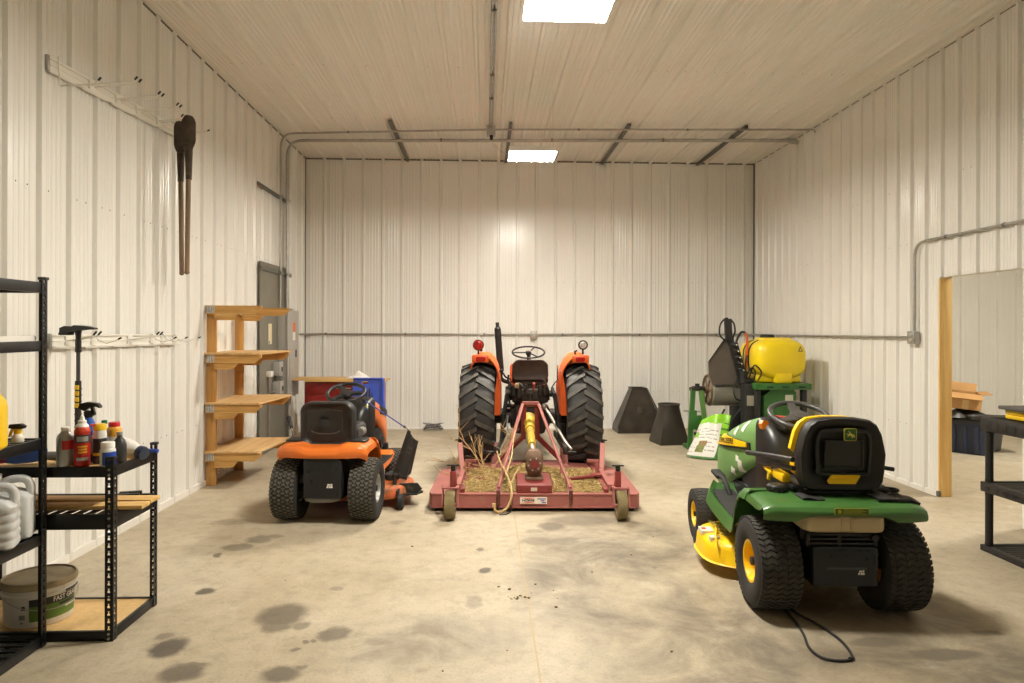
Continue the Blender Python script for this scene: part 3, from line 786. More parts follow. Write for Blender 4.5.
t = bottle('solvent_bottle', 'grey metal bottle with a red label, leftmost of the front bottles', 'bottle', (-2.105, 3.52, ZD),
           [('body', [(0, 0), (.036, 0), (.039, .006), (.039, .135), (.034, .155), (.020, .170), (.018, .176)], GREYCAN), ('cap', [(.017, .174), (.020, .176), (.020, .192), (.016, .196), (0, .196)], CAP)])
face_patch(t, .039, CAMDIR+20, 42, .085, .130, REDP)
t = bottle('aerosol_can', 'red aerosol can with white nozzle and dark round emblem in the front row', 'aerosol can', (-2.022, 3.52, ZD),
           [('body', [(0, 0), (.033, 0), (.036, .004), (.036, .172), (.034, .178)], REDP), ('shoulder', [(.036, .165), (.036, .176), (.030, .196), (.022, .204)], ORED), ('dome', [(.030, .196), (.026, .206), (.018, .214)], CAP),
            ('nozzle', [(.019, .208), (.019, .226), (.012, .230), (.009, .246), (.006, .250), (0, .250)], CAP)])
face_patch(t, .0362, CAMDIR, 66, .118, .158, DKP, 'emblem'); face_patch(t, .0372, CAMDIR, 40, .125, .150, GREYCAN, 'emblem_centre')
face_patch(t, .0362, CAMDIR, 34, .095, .104, ORYEL, 'print_line'); face_patch(t, .0362, CAMDIR, 30, .081, .090, ORYEL, 'print_line'); face_patch(t, .0362, CAMDIR, 32, .067, .076, ORYEL, 'print_line'); face_patch(t, .0362, CAMDIR, 44, .030, .045, GREYCAN, 'print_line')
t = thing('spray_bottle', 'blue trigger spray bottle with a black head behind the red can', 'spray bottle', (-2.06, 3.64, ZD), 0, 'bottles and cans on the low black shelving unit')
q = MB(); q.lathe([(0, 0), (.038, 0), (.041, .01), (.041, .15), (.034, .19), (.018, .225), (.016, .235)], n=22); q.build('body', mat('blue_plastic_bottle', srgb(40, 96, 190), .35), t)
face_patch(t, .041, CAMDIR+25, 50, .04, .14, mat('pale_label', srgb(200, 210, 224), .5))
q = MB(); q.lathe([(.019, .228), (.021, .23), (.021, .258), (.015, .262)], n=16); q.prism([(-.045, .275), (-.04, .298), (.0, .308), (.05, .300), (.064, .285), (.062, .276), (.045, .284), (.01, .278), (-.012, .262), (-.018, .262)], (0, .014, 0), (1, 0, 0), (0, 0, 1), .028)
q.prism([(.012, .28), (.026, .28), (.036, .245), (.03, .236), (.02, .25)], (0, .008, 0), (1, 0, 0), (0, 0, 1), .016); q.build('trigger_head', BLKPL, t)
t = bottle('aerosol_can', 'black aerosol can with white shoulder and yellow cap', 'aerosol can', (-1.977, 3.595, ZD),
           [('body', [(0, 0), (.030, 0), (.033, .004), (.033, .125), (.032, .13)], DKP), ('shoulder', [(.0325, .125), (.0325, .142), (.030, .165), (.028, .170)], WHITEP),
            ('cap', [(.029, .168), (.031, .170), (.031, .190), (.026, .2), (0, .2)], YEL)])
face_patch(t, .0335, CAMDIR, 60, .04, .055, YEL, 'stripe'); q = MB(); q.box((-.018, -.02, .195), (.03, .018, .014), .004); q.build('spray_tab', mat('orange_tab', srgb(224, 96, 30), .4), t)
t = bottle('plastic_jar', 'white plastic jar with a blue label at the front edge of the shelf', 'jar', (-1.893, 3.515, ZD),
           [('body', [(0, 0), (.033, 0), (.036, .004), (.036, .078), (.031, .09), (.029, .093)], WHITEP), ('cap', [(.030, .091), (.032, .093), (.032, .116), (.030, .119), (0, .119)], CAP)])
face_patch(t, .036, CAMDIR+18, 62, .006, .072, BLUEP)
t = bottle('fuel_additive_bottle', 'slim pale bottle with a green cap behind the yellow capped can', 'bottle', (-2.035, 3.745, ZD),
           [('body', [(0, 0), (.024, 0), (.026, .006), (.026, .13), (.013, .165), (.011, .18)], CLEAR), ('cap', [(.012, .178), (.014, .18), (.014, .198), (0, .2)], GRN)])
t = bottle('additive_bottle', 'pale bottle with amber shoulder label and red cap', 'bottle', (-1.973, 3.725, ZD),
           [('body', [(0, 0), (.033, 0), (.035, .006), (.035, .12), (.034, .125)], CLEAR), ('shoulder', [(.0355, .118), (.0355, .15), (.030, .165), (.024, .17)], ORYEL), ('cap', [(.026, .168), (.028, .170), (.028, .188), (.026, .191), (0, .191)], REDCAP)])
t = bottle('oil_bottle', 'small dark oil bottle right of the white jar', 'bottle', (-1.885, 3.61, ZD),
           [('body', [(0, 0), (.030, 0), (.033, .005), (.033, .09), (.024, .115), (.013, .13), (.012, .14)], DKP), ('cap', [(.013, .138), (.015, .14), (.015, .155), (0, .157)], mat('grey_cap', (.3, .3, .27), .5))])
t = thing('squeeze_bottle', 'white bulbous bottle lying tilted with a dark blue nozzle at the shelf end', 'squeeze bottle', (-1.955, 3.80, ZD+.052), -20)
q = MB(); q.lathe([(0, -.045), (.03, -.043), (.042, -.02), (.044, .03), (.036, .07), (.022, .095)], (0, 0, 0), (1, 0, -.28), n=20); q.build('body', WHITEP, t)
q = MB(); q.lathe([(.022, .09), (.034, .10), (.038, .125), (.034, .138), (0, .14)], (0, 0, 0), (1, 0, -.28), n=18); q.build('nozzle', mat('navy_plastic', srgb(38, 50, 74), .4), t)
t = thing('paint_brush', 'small brush with blue handle lying at the corner of the low shelf', 'brush', (-1.93, 3.89, ZD+.010), -10)
q = MB(); q.tube([(0, 0, 0), (.07, 0, .002), (.12, 0, 0)], [.008, .011], 10); q.build('handle', BLUEP, t)
q = MB(); q.box((-.02, 0, 0), (.045, .03, .016), .003); q.build('ferrule', YEL, t)
t = thing('caulk_gun', 'blue caulking tool with a grey barrel lying at the left of the low shelf', 'caulking gun', (-2.31, 3.57, ZD+.03), 8)
q = MB(); q.tube([(.06, 0, .01), (.14, .01, .0), (.20, .03, -.005)], .022, 14); q.build('barrel', mat('grey_barrel', (.22, .22, .21), .45, .3), t)
q = MB(); q.loft([[(x, y*w, z+zz*h) for y, zz in ((-1, -1), (1, -1), (1, 1), (-1, 1))] for x, w, z, h in ((-.10, .02, .0, .02), (-.05, .032, .008, .032), (.02, .035, .018, .036), (.07, .026, .016, .026))]); q.build('body', mat('blue_tool_body', srgb(66, 104, 190), .4), t)
q = MB(); q.prism([(-.10, -.02), (-.15, -.026), (-.16, .0), (-.11, .018)], (0, .012, 0), (1, 0, 0), (0, 0, 1), .024); q.build('trigger', mat('magenta_plastic', srgb(170, 60, 110), .4), t)

# boards, tray and pail on the low unit
LUM = wood('loose_board', srgb(224, 188, 122), srgb(190, 148, 84), 0, 1.)
q = MB(); q.b2((-.36, -.045, 0), (.36, .045, .02), .002); tag(place(q.build('board', LUM), (-2.11, 3.60, .633), 1.5), 'tan board lying across the middle of the low shelving unit, the front one', 'board', 'boards on the low shelving unit')
q = MB(); q.b2((-.36, -.05, 0), (.36, .05, .02), .002); tag(place(q.build('board', LUM), (-2.12, 3.74, .633), -1), 'tan board lying across the low shelving unit, further from the viewer', 'board', 'boards on the low shelving unit')
t = thing('metal_bracket', 'dark steel bracket with links lying on the right of the middle shelf', 'bracket', (-1.95, 3.85, .633), 15)
q = MB(); q.b2((-.06, -.04, 0), (.05, -.02, .02)); q.b2((-.06, .02, 0), (.05, .04, .02)); q.b2((.0, -.04, 0), (.02, .04, .012)); q.build('plate', BLACKMET, t)
q = MB(); q.torus((-.03, 0, .012), .02, .005, (0, 0, 1), 16, 6); q.build('link', IRON, t)

PAIL = mat('pail_plastic', (.74, .72, .66), .5, 0, var=.05, scale=6, dirt=srgb(128, 116, 92), dirt_amt=.3)
t = thing('bucket', 'white plastic pail with dusty lid and green and black label on the bottom shelf', 'bucket', (-2.322, 3.668, .0475), 0)
q = MB(); q.lathe([(0, 0), (.158, 0), (.163, .006), (.170, .15), (.178, .152), (.180, .168), (.173, .172), (.174, .20)], n=44); body = q.build('body', PAIL, t)
q = MB(); q.lathe([(.172, .196), (.181, .196), (.185, .202), (.184, .214), (.180, .228), (.173, .230), (.169, .222), (0, .220)], n=44); q.build('lid', mat('dusty_lid', srgb(176, 160, 128), .7, 0, var=.14, scale=9, dirt=srgb(110, 94, 66), dirt_amt=.4), t)
q = MB(); hp = []
for k in range(17):
    a = PI*k/16; b_ = R(-150)+0
    w_ = Vector((math.cos(R(-125)), math.sin(R(-125)), 0)); n_ = Vector((math.cos(R(-35)), math.sin(R(-35)), 0))
    hp.append(w_*math.cos(a)*.183+n_*math.sin(a)*.192+Vector((0, 0, .16-.07*math.sin(a))))
q.tube(hp, .0022, 6); q.build('bail_handle', SLOTMET, t)
rr = .1705
lab = [('black_band', .112, .150, DKP), ('green_band', .034, .112, mat('green_label', srgb(96, 128, 52), .5)), ]
for nm, z0, z1, m_ in lab:
    c = arc_of(-28); q = MB(); f0 = .163+.007*z0/.15; f1 = .163+.007*z1/.15
    q.lathe([(f0+.0008, z0), (f0+.0014, z0), (f1+.0014, z1), (f1+.0008, z1)], n=16, a0=R(c-46), a1=R(c+46), cap=False); q.build(nm, m_, body)
wrapped('FAST GRAB', .034, .1703, -11, .131, mat('label_white', (.8, .78, .72), .5), 'lettering', body, .150, .0008)
c = arc_of(-8); q = MB(); q.lathe([(.1700, .094), (.1706, .094), (.1708, .106), (.1702, .106)], n=10, a0=R(c-18), a1=R(c+18), cap=False); q.build('print_line', DKP, body)
q = MB(); c = arc_of(4); q.lathe([(.1748, .153), (.1790, .154), (.1815, .166), (.1760, .170)], n=8, a0=R(c-20), a1=R(c+20), cap=False); q.build('brand_plate', DKP, body)
for z0, z1, a0, a1, m_, nm in ((.075, .083, -15, 16, PAIL, 'white_swoosh'), (.150, .153, -12, 10, YEL, 'yellow_bar'), (.10, .120, -86, -80, DKP, 'warning_mark'), (.05, .075, -90, -80, mat('small_print', (.25, .25, .23), .6), 'print_block'), (.03, .04, -88, -83, mat('small_print_b', (.3, .3, .28), .6), 'print_mark')):
    c0, c1_ = arc_of(a0), arc_of(a1); q = MB(); q.lathe([(.1712, z0), (.1722, z0), (.1722, z1), (.1712, z1)], n=6, a0=R(min(c0, c1_)), a1=R(max(c0, c1_)), cap=False); q.build(nm, m_, body)

t.scale = (.93, .93, .97)

# on the tall unit
JUG = mat('white_jug_plastic', (.66, .67, .66), .4, 0, var=.04, scale=5)
def jug(label, loc, rz, m_, sx=.075, sy=.115, h=.29, cat='jug', grp=None, ridges=True):
    t = thing('plastic_jug', label, cat, loc, rz, grp)
    q = MB()
    def ring(z, a, b, dy=0, e=.38, n=28):
        pw = lambda x: math.copysign(abs(x)**e, x)
        return [(a*pw(math.cos(2*PI*k/n)), dy+b*pw(math.sin(2*PI*k/n)), z) for k in range(n)]
    S = [ring(0, sx*.9, sy*.92), ring(.01, sx, sy)]
    z = .03
    if ridges:
        while z < h*.58:
            S += [ring(z, sx, sy), ring(z+.006, sx*.965, sy*.975), ring(z+.014, sx*.965, sy*.975), ring(z+.02, sx, sy)]; z += .04
    S += [ring(h*.66, sx, sy), ring(h*.74, sx*.92, sy*.86, .01), ring(h*.83, sx*.6, sy*.42, sy*.38), ring(h*.92, sx*.33, sx*.33, sy*.5, 1), ring(h*.96, sx*.33, sx*.33, sy*.5, 1)]
    q.loft(S); q.build('body', m_, t)
    q = MB(); q.tube([(0, -sy*.80, h*.60), (0, -sy*.86, h*.80), (0, -sy*.68, h*.93), (0, -sy*.2, h*.95), (0, sy*.25, h*.90)], sx*.28, 12, sub=5); q.build('handle', m_, t)
    q = MB(); q.cyl((0, sy*.5, h*.95), (0, sy*.5, h*1.04), sx*.40, n=18); q.build('cap', CAP if m_ is JUG else YEL, t)
    return t
Z4 = .5505
jug('white ribbed plastic jug in front on the tall black unit', (-2.262, 3.215, Z4), 112, JUG, .078, .112, .29, grp='white jugs on the tall black shelving unit')
jug('white smooth plastic jug behind the ribbed one beside the black post', (-2.285, 3.375, Z4), 112, JUG, .07, .105, .295, grp='white jugs on the tall black shelving unit', ridges=False)
Z3 = 1.0185
jug('bright yellow plastic jug at the left edge of the picture on the tall unit', (-2.235, 3.10, Z3), -70, YEL, .075, .105, .285, ridges=False)
t = thing('spray_bottle', 'small clear spray bottle with yellow and black trigger on the tall unit', 'spray bottle', (-2.205, 3.32, Z3), 0)
q = MB(); q.lathe([(0, 0), (.03, 0), (.032, .005), (.032, .025), (.02, .045), (.014, .05)], n=20); q.build('body', CLEAR, t)
q = MB(); q.lathe([(.017, .046), (.02, .048), (.02, .072), (.012, .075)], n=16); q.prism([(-.03, .08), (-.042, .06), (-.05, .03), (-.038, .03), (-.028, .06), (-.012, .072)], (0, .006, 0), (1, 0, 0), (0, 0, 1), .012); q.build('trigger', YEL, t)
q = MB(); q.prism([(-.045, .078), (-.04, .098), (.02, .102), (.045, .088), (.036, .075), (-.02, .074)], (0, .013, 0), (1, 0, 0), (0, 0, 1), .026); q.build('spray_head', BLKPL, t); t.scale = (.82, .82, .86)
Z2 = 1.4955
t = thing('white_trim_offcut', 'white folded metal trim lying on the upper shelf of the tall unit', 'metal trim', (-2.265, 3.0, Z2), 4)
q = MB(); q.prism([(-.11, 0), (.11, 0), (.11, .025), (.108, .025), (.108, .002), (-.10, .002), (-.10, .058), (-.07, .062), (-.07, .066), (-.11, .064)], (0, .40, 0), (1, 0, 0), (0, 0, 1), .8); q.build('sheet', TRIM, t)
q = MB(); q.cyl((.085, .34, .014), (.085, .44, .014), .012, n=12); q.build('fitting', SLOTMET, t)
# ================================================================== green and yellow lawn tractor
def ngrass(): pass
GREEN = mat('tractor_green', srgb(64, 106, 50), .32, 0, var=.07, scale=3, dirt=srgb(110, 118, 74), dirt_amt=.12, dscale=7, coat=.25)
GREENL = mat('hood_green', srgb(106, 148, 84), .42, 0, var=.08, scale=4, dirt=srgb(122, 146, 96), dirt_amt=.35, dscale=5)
JYEL = mat('tractor_yellow', srgb(246, 200, 12), .36, 0, var=.04, scale=5, dirt=srgb(150, 120, 40), dirt_amt=.08)
TIRE = mat('tire_rubber', (.022, .021, .019), .78, 0, var=.2, scale=12)
TREAD = mat('tire_tread', (.045, .041, .034), .85, 0, var=.3, scale=24)
TREADD = mat('dusty_tread', (.115, .105, .082), .9, 0, var=.35, scale=30)
CHASSIS = mat('chassis_black', (.014, .014, .015), .5, .2)
NAVYBLK = mat('hitch_plate_paint', (.020, .023, .030), .45, .3)
TANKW = mat('fuel_tank_plastic', srgb(186, 170, 132), .4, 0, var=.08, scale=8, dirt=srgb(110, 90, 58), dirt_amt=.2)
SEATB = mat('seat_black_shell', (.013, .013, .013), .48, 0, var=.1, scale=50)
DASH = mat('dash_black', (.016, .016, .015), .38)
WHEELG = mat('steering_grey', (.055, .053, .050), .38)
TAPE = mat('white_tape', (.78, .76, .70), .5)
CLIP = mat('grass_clippings', srgb(120, 112, 60), .9, 0, var=.4, scale=60)

def rrect(hx, hz, r, n=6, cx=0., cz=0.):
    """rounded rectangle outline (list of x,z), counter-clockwise"""
    out = []
    for sx, sz, a0 in ((1, 1, 0), (-1, 1, 90), (-1, -1, 180), (1, -1, 270)):
        for k in range(n+1):
            a = R(a0+90*k/n); out.append((cx+sx*(hx-r)+r*math.cos(a), cz+sz*(hz-r)+r*math.sin(a)))
    return out

def mower_wheel(t, name, c, rad, w, rim, tread, lug_h, side, rim_m, tread_m, n=72, lugs=None, hub=.03, cap_m=None):
    q = MB(); tyre_mesh(q, c, rad, w, rim, tread, lug_h, n=n, lugs=lugs); ty = q.build(name+'_tire', [TIRE, tread_m], t, angle=30)
    q = MB(); rim_mesh(q, c, rim, w, side, hub=hub); r_ = q.build('rim', rim_m, ty)
    x, y, z = c
    for k in range(5):
        a = 2*PI*k/5; q = MB(); p = Vector((x+side*w*.1, y+math.cos(a)*rim*.62, z+math.sin(a)*rim*.62))
    q = MB(); q.lathe([(hub*.8, 0), (hub*.8, .02), (0, .024)], (x+side*w*.30, y, z), (side, 0, 0), n=14); q.build('hub_cap', cap_m or CHASSIS, ty)
    return ty

def green_mower():
    t = thing('lawn_tractor', 'green and yellow riding lawn tractor with black high-back seat parked at the right', 'lawn tractor', (1.935, 3.775, 0), -4.0)
    for s in (-1, 1):
        mower_wheel(t, 'rear', (s*.338, 0, .255), .255, .236, .106, 'chevron', .0075, s, JYEL, TREAD, lugs=48)
        mower_wheel(t, 'front', (s*.392, 1.235, .188), .188, .158, .083, 'chevron', .0055, s, JYEL, TREAD, lugs=40, n=60, hub=.022)
    # ---- frame and drive
    m = MB(); m.b2((-.17, -.18, .20), (.17, 1.34, .40), .02); m.b2((-.13, -.12, .17), (.13, .22, .34), .03); m.cyl((-.30, 0, .256), (.30, 0, .256), .035, n=14)
    m.b2((-.31, 1.20, .18), (.31, 1.27, .26), .02); m.b2((-.2, -.1, .40), (.2, .40, .59), .03); m.b2((-.235, .40, .36), (.235, .92, .44), .02)
    for s in (-1, 1): m.cyl((s*.30, 1.235, .12), (s*.30, 1.235, .30), .025, n=12); m.cyl((s*.28, 1.235, .185), (s*.36, 1.235, .185), .02, n=12)
    m.build('frame', CHASSIS, t)
    # ---- rear hitch plate
    m = MB(); m.b2((-.170, -.222, .200), (.170, -.205, .405), .006); m.b2((-.15, -.226, .400), (.15, -.205, .410), .003)
    m.b2((-.170, -.205, .20), (-.158, -.05, .40)); m.b2((.158, -.205, .20), (.170, -.05, .40)); m.b2((-.16, -.20, .192), (.16, -.05, .206))
    hp = m.build('hitch_plate', NAVYBLK, t)
    m = MB(); m.b2((-.10, -.2245, .288), (.11, -.2215, .300)); m.build('slot_lip', mat('scuffed_plate', (.07, .075, .085), .4, .4), hp)
    m = MB()
    for px, pz in ((-.075, .355), (.11, .345), (.0, .362)): m.cyl((px, -.2235, pz), (px, -.220, pz), .008, n=12)
    for px in (-.02, .075, .12): m.b2((px-.018, -.2235, .388), (px+.012, -.220, .394))
    m.b2((.146, -.2235, .31), (.155, -.220, .37)); m.build('punched_holes', mat('hole_black', (.003, .003, .003), .8), hp)
    m = MB(); m.b2((.065, -.2240, .262), (.074, -.2222, .272)); m.b2((.078, -.2240, .262), (.098, -.2222, .272)); m.b2((.07, -.2240, .275), (.085, -.2222, .284)); m.b2((.088, -.2240, .276), (.096, -.2222, .286)); m.build('warning_sticker', TAPE, hp)
    m = MB()
    for z in (.418, .442, .466): m.b2((-.205, -.215, z), (.165, -.195, z+.011), .002)
    for x in (-.205, -.04, .15): m.b2((x, -.215, .41), (x+.02, -.194, .477), .002)
    m.cyl((.15, -.20, .46), (.15, -.235, .46), .018, n=12); m.build('bumper_bracket', CHASSIS, t)
    # ---- fuel tank under the fender
    m = MB(); m.sell((0, -.09, .530), (.218, .125, .058), .35, .35, nu=32, nv=16); m.sell((-.11, -.15, .530), (.10, .085, .050), .4, .4); m.sell((.115, -.15, .530), (.095, .085, .050), .4, .4); m.build('fuel_tank', TANKW, t)
    # ---- rear fender with wheel arches, and the running boards
    prof = [(-.245, .545), (-.250, .570), (-.246, .598), (-.228, .620), (-.195, .632), (-.10, .637), (.05, .637), (.15, .628), (.215, .590), (.255, .52), (.285, .43), (.305, .385), (.345, .362), (.45, .358), (.60, .362), (.80, .372), (.96, .392), (1.04, .42), (1.075, .455)]
    def pf(t_, i0, i1):
        k = i0+(i1-i0)*t_; i = min(int(k), len(prof)-2); f = k-i
        a, b = prof[i], prof[i+1]; return a[0]+(b[0]-a[0])*f, a[1]+(b[1]-a[1])*f
    m = MB()
    def center(u, v):           # across the whole width, rear skirt and top
        x = (u-.5)*2*.432; y, z = pf(v, 0, 7)
        ax = abs(x)/.432
        if v < .3: z = z+ (.032*max(0, 1-((abs(x))/.26)**6))*(1-v/.3)      # raised middle of the rear edge
        y += .035*ax**5*(1-v)                                              # corners swept forward
        e = max(0, (ax-.82)/.18); z -= .022*e*e*min(1, v*4)
        return (x, y, z)
    m.sheet(center, 36, 26, .008)
    for s in (-1, 1):
        def flank(u, v, s=s):   # outer flange down over the tyre
            y, z = pf(v, 3, 9); ax = u
            return (s*(.427+.010*math.sin(ax*PI/2)), y+.03*(1-v), z-.018-.040*ax*(1-.3*v)*min(1, .25+v*3))
        m.sheet(flank, 4, 16, .006)
        def board(u, v, s=s):   # front slope down to the foot board
            y, z = pf(v, 6, 18); wv = .005*0
            x0 = .215; x1 = .445-.02*max(0, v-.5)*2-.05*max(0, v-.85)/.15
            x = x0+(x1-x0)*u; e = max(0, (u-.86)/.14); lip = .022*math.exp(-((u-.88)/.07)**2) if v > .45 else 0
            return (s*x, y, z-.05*e*e+lip)
        m.sheet(board, 16, 44, .007)
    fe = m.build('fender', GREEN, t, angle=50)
    for s in (-1, 1):
        m = MB(); m.sheet(lambda u, v, s=s: (s*(.235+.165*u-.02*v*u), .335+.66*v, pf(v, 11.8, 16.6)[1]+.012), 8, 16, .008)
        for k in range(13): m.b2((s*.24, .36+.048*k, pf((.025+.048*k)/.66, 11.8, 16.6)[1]+.010), (s*.39, .378+.048*k, pf((.025+.048*k)/.66, 11.8, 16.6)[1]+.0185), .003)
        m.build('foot_mat', BLKRUB, t)
    m = MB(); m.b2((-.072, -.2545, .586), (.105, -.2455, .622), .001); dec = m.build('decal', mat('decal_olive', srgb(126, 128, 26), .5), fe)
    m = MB(); m.b2((-.067, -.256, .589), (.100, -.2545, .619)); m.build('decal_field', mat('decal_green', srgb(60, 92, 24), .5), fe)
    m = MB(); m.cyl((-.048, -.2575, .604), (-.048, -.2555, .604), .010, n=18); m.build('decal_dot', mat('decal_yellow', srgb(180, 172, 30), .5), fe)
    for k in range(4):
        m = MB(); m.b2((-.028, -.2573, .592+.0070*k), (.09-.018*(k % 2), -.2559, .5953+.0070*k)); m.build('decal_line', mat('decal_line_%d' % k, srgb(150, 148, 36), .5), fe)
    # ---- things on the fender
    m = MB(); m.lathe([(.042, .632), (.052, .636), (.054, .662), (.050, .672), (.044, .676), (.02, .678), (0, .678)], (-.265, .06, 0), n=26)
    for k in range(14):
        a = 2*PI*k/14; m.box((-.265+math.cos(a)*.053, .06+math.sin(a)*.053, .654), (.008, .008, .026), .002, (0, 0, math.degrees(a)))
    m.build('fuel_cap', DASH, t)
    m = MB(); m.sheet(lambda u, v: (.20+.22*u, -.17+.30*v, .652+.016*math.sin(u*7)*math.sin(v*5)-.02*max(0, u-.75)/.25), 12, 12, .012)
    m.torus((.27, -.05, .660), .045, .008); m.torus((.36, .03, .658), .04, .008); m.build('tool_tray', BLKRUB, t)
    m = MB(); m.sheet(lambda u, v: (-.20+.12*u, -.15+.12*v, .646+.006*math.sin(u*6)), 6, 6, .008); m.build('storage_tray', BLKRUB, t)
    # ---- seat
    m = MB(); m.b2((-.17, -.01, .632), (.20, .40, .660), .012); m.b2((-.20, .0, .650), (.24, .42, .685), .01); m.build('seat_base', CHASSIS, t)
    for sx in (-.12, .19):
        m = MB(); m.tube([(sx+.022*math.cos(k*.8), .02+.022*math.sin(k*.8), .638+.0012*k) for k in range(40)], .0035, 6); m.build('seat_spring', SLOTMET, t)
    SX = .055
    out = [(.0, .668), (.15, .668), (.195, .680), (.215, .715), (.222, .77), (.225, .83), (.228, .87), (.218, .92), (.205, .98), (.178, 1.035), (.14, 1.062), (.07, 1.074), (.0, 1.076)]
    out = [(x*1.05, z) for x, z in out]; outline = out+[(-x, z) for x, z in out[-2:0:-1]]
    def sec(y, k, dz=0.):
        cz = .87; return [(SX+x*k, y+.10*(z-.70)*-.35+.0, cz+(z-cz)*k+dz) for x, z in outline]
    m = MB(); m.loft([sec(-.045, .80), sec(-.062, .90), sec(-.060, .965), sec(-.045, 1.0), sec(.0, 1.0), sec(.045, .97)]); sh = m.build('seat_back_shell', SEATB, t, angle=50)
    HX0, HX1 = SX, SX
    # raised frame and recess on the back of the seat
    yb = lambda z: -.064-.035*(z-.70)
    fr_ = [(SX+x, z) for x, z in [(-.115, .765), (.115, .765), (.138, .80), (.145, .93), (.130, .985), (.09, 1.005), (-.09, 1.005), (-.130, .985), (-.145, .93), (-.138, .80)]]
    m = MB(); m.tube([(x, yb(z)+.004, z) for x, z in fr_], .011, 8, closed=True, sub=4); m.build('moulded_rib', SEATB, sh)
    m = MB(); m.sheet(lambda u, v: (SX-.10+.20*u, yb(.80+.15*v)+.001, .80+.15*v), 6, 6, .004); m.build('recessed_panel', mat('panel_charcoal', (.024, .024, .024), .6), sh)
    m = MB(); m.tube([(SX-.105, yb(.80)-.003, .80), (SX+.105, yb(.80)-.003, .80)], .007, 8); m.tube([(SX-.105, yb(.80)-.003, .80), (SX-.10, yb(.93)-.003, .95)], .006, 8); m.tube([(SX+.105, yb(.80)-.003, .80), (SX+.10, yb(.93)-.003, .95)], .006, 8); m.build('panel_edge', SEATB, sh)
    # slot through which the yellow seat shows
    m = MB(); m.prism([(SX+x, z-.012) for x, z in [(-.080, .722), (.065, .722), (.092, .768), (.080, .772), (-.065, .772), (-.088, .738)]], (0, yb(.75)+.003, 0), (1, 0, 0), (0, 0, 1), .010); m.build('seat_slot', JYEL, sh)
    m = MB(); m.tube([(SX-.08, yb(.75)-.008, .740), (SX+.01, yb(.75)-.010, .741), (SX+.08, yb(.75)-.008, .750)], .005, 8); m.build('slot_lip', JYEL, sh)
    # badge with leaping deer
    m = MB(); m.prism(rrect(.035, .035, .012), (SX+.03, yb(.99)-.006, .985), (1, 0, 0), (0, 0, 1), .006); m.build('badge', mat('badge_yellow', srgb(190, 180, 60), .4), sh)
    m = MB(); m.prism(rrect(.031, .031, .010), (SX+.03, yb(.99)-.0085, .985), (1, 0, 0), (0, 0, 1), .004); m.build('badge_field', mat('badge_green', srgb(40, 94, 42), .4), sh)
    deer = [(-.027, .004), (-.020, .009), (-.012, .006), (-.006, .009), (-.008, .018), (-.015, .023), (-.011, .026), (-.003, .019), (.002, .012), (.012, .004), (.022, .003), (.028, -.006), (.029, -.016), (.025, -.017), (.022, -.009), (.014, -.008), (.018, -.016), (.010, -.021), (.007, -.018), (.010, -.014), (.004, -.007), (-.006, -.004), (-.014, -.011), (-.022, -.011), (-.022, -.008), (-.016, -.006), (-.013, .0), (-.019, .002)]
    m = MB(); m.prism([(x*.85, z*.85) for x, z in deer], (SX+.03, yb(.99)-.010, .983), (1, 0, 0), (0, 0, 1), .003); m.build('leaping_deer_mark', mat('badge_deer', srgb(206, 198, 84), .4), sh)
    # yellow cushion in front of the shell
    m = MB(); m.loft([[(SX-.026+x*k*(.965 if z > .86 else .80), y-.035*(z-.70), .885+(z-.87)*(k*.93)) for x, z in outline] for y, k in ((.03, .90), (.035, .99), (.06, 1.0), (.085, .97), (.10, .85))])
    m.loft([[(x, y, z) for x, z in rrect(w, h, .04, 5, .07, .735)] for y, w, h in ((.06, .14, .05), (.12, .165, .055), (.36, .17, .055), (.44, .15, .045), (.47, .13, .03))]); m.build('cushion', JYEL, t)
    m = MB(); m.tube([(-.215, -.05, .838), (-.255, .12, .825), (-.275, .56, .768)], .0155, 12); m.tube([(-.20, -.03, .785), (-.23, .12, .772), (-.255, .42, .728)], .0145, 12); m.build('armrest_bar', BLKPL, t)
    m = MB(); m.tube([(.26, -.0, .80), (.30, -.055, .795), (.335, -.055, .79)], .012, 10); m.build('armrest_end', BLKPL, t)
    m = MB(); m.b2((-.235, .06, .685), (-.185, .22, .735), .008); m.box((-.235, .28, .715), (.03, .12, .02), .006, (8, 0, 0)); m.box((-.235, .27, .69), (.02, .025, .075), .006, (20, 0, 0)); m.box((-.235, .32, .728), (.02, .08, .012), .004, (-10, 0, 0)); m.build('seat_adjuster', JYEL, t)
    # ---- dash, steering
    m = MB()
    m.loft([[(x, y, z) for x, z in rrect(w, (z1-z0)/2, .06, 5, 0, (z0+z1)/2)] for y, w, z0, z1 in ((.30, .16, .44, .72), (.34, .185, .42, .86), (.42, .205, .42, .94), (.50, .215, .42, .985), (.575, .218, .44, 1.0))])
    m.build('dash_console', DASH, t)
    m = MB(); m.loft([[(x, y, z) for x, y in rrect(.085, .075, .04, 5, 0, yc)] for z, yc in ((.86, .50), (.96, .49), (.985, .48))]); m.cyl((0, .50, .96), (0, .465, 1.02), .035, .028, 18); m.build('steering_column', DASH, t)
    sw = Matrix.Translation((0.015, .455, 1.022)) @ Euler((R(20), 0, 0)).to_matrix().to_4x4()
    m = MB(); m.T = sw; m.torus((0, 0, 0), .176, .0165, n=48, k=12)
    m.lathe([(.055, -.03), (.06, -.005), (.05, .012), (0, .016)], n=24)
    for a in (90, 210, 330):
        ca, sa = math.cos(R(a)), math.sin(R(a)); 
        m.loft([[(ca*r-sa*w*k, sa*r+ca*w*k, z+h*j) for k, j in ((-1, -1), (1, -1), (1, 1), (-1, 1))] for r, w, z, h in ((.04, .040, -.008, .012), (.09, .026, -.006, .010), (.172, .022, 0, .010))])
    m.build('steering_wheel', WHEELG, t)
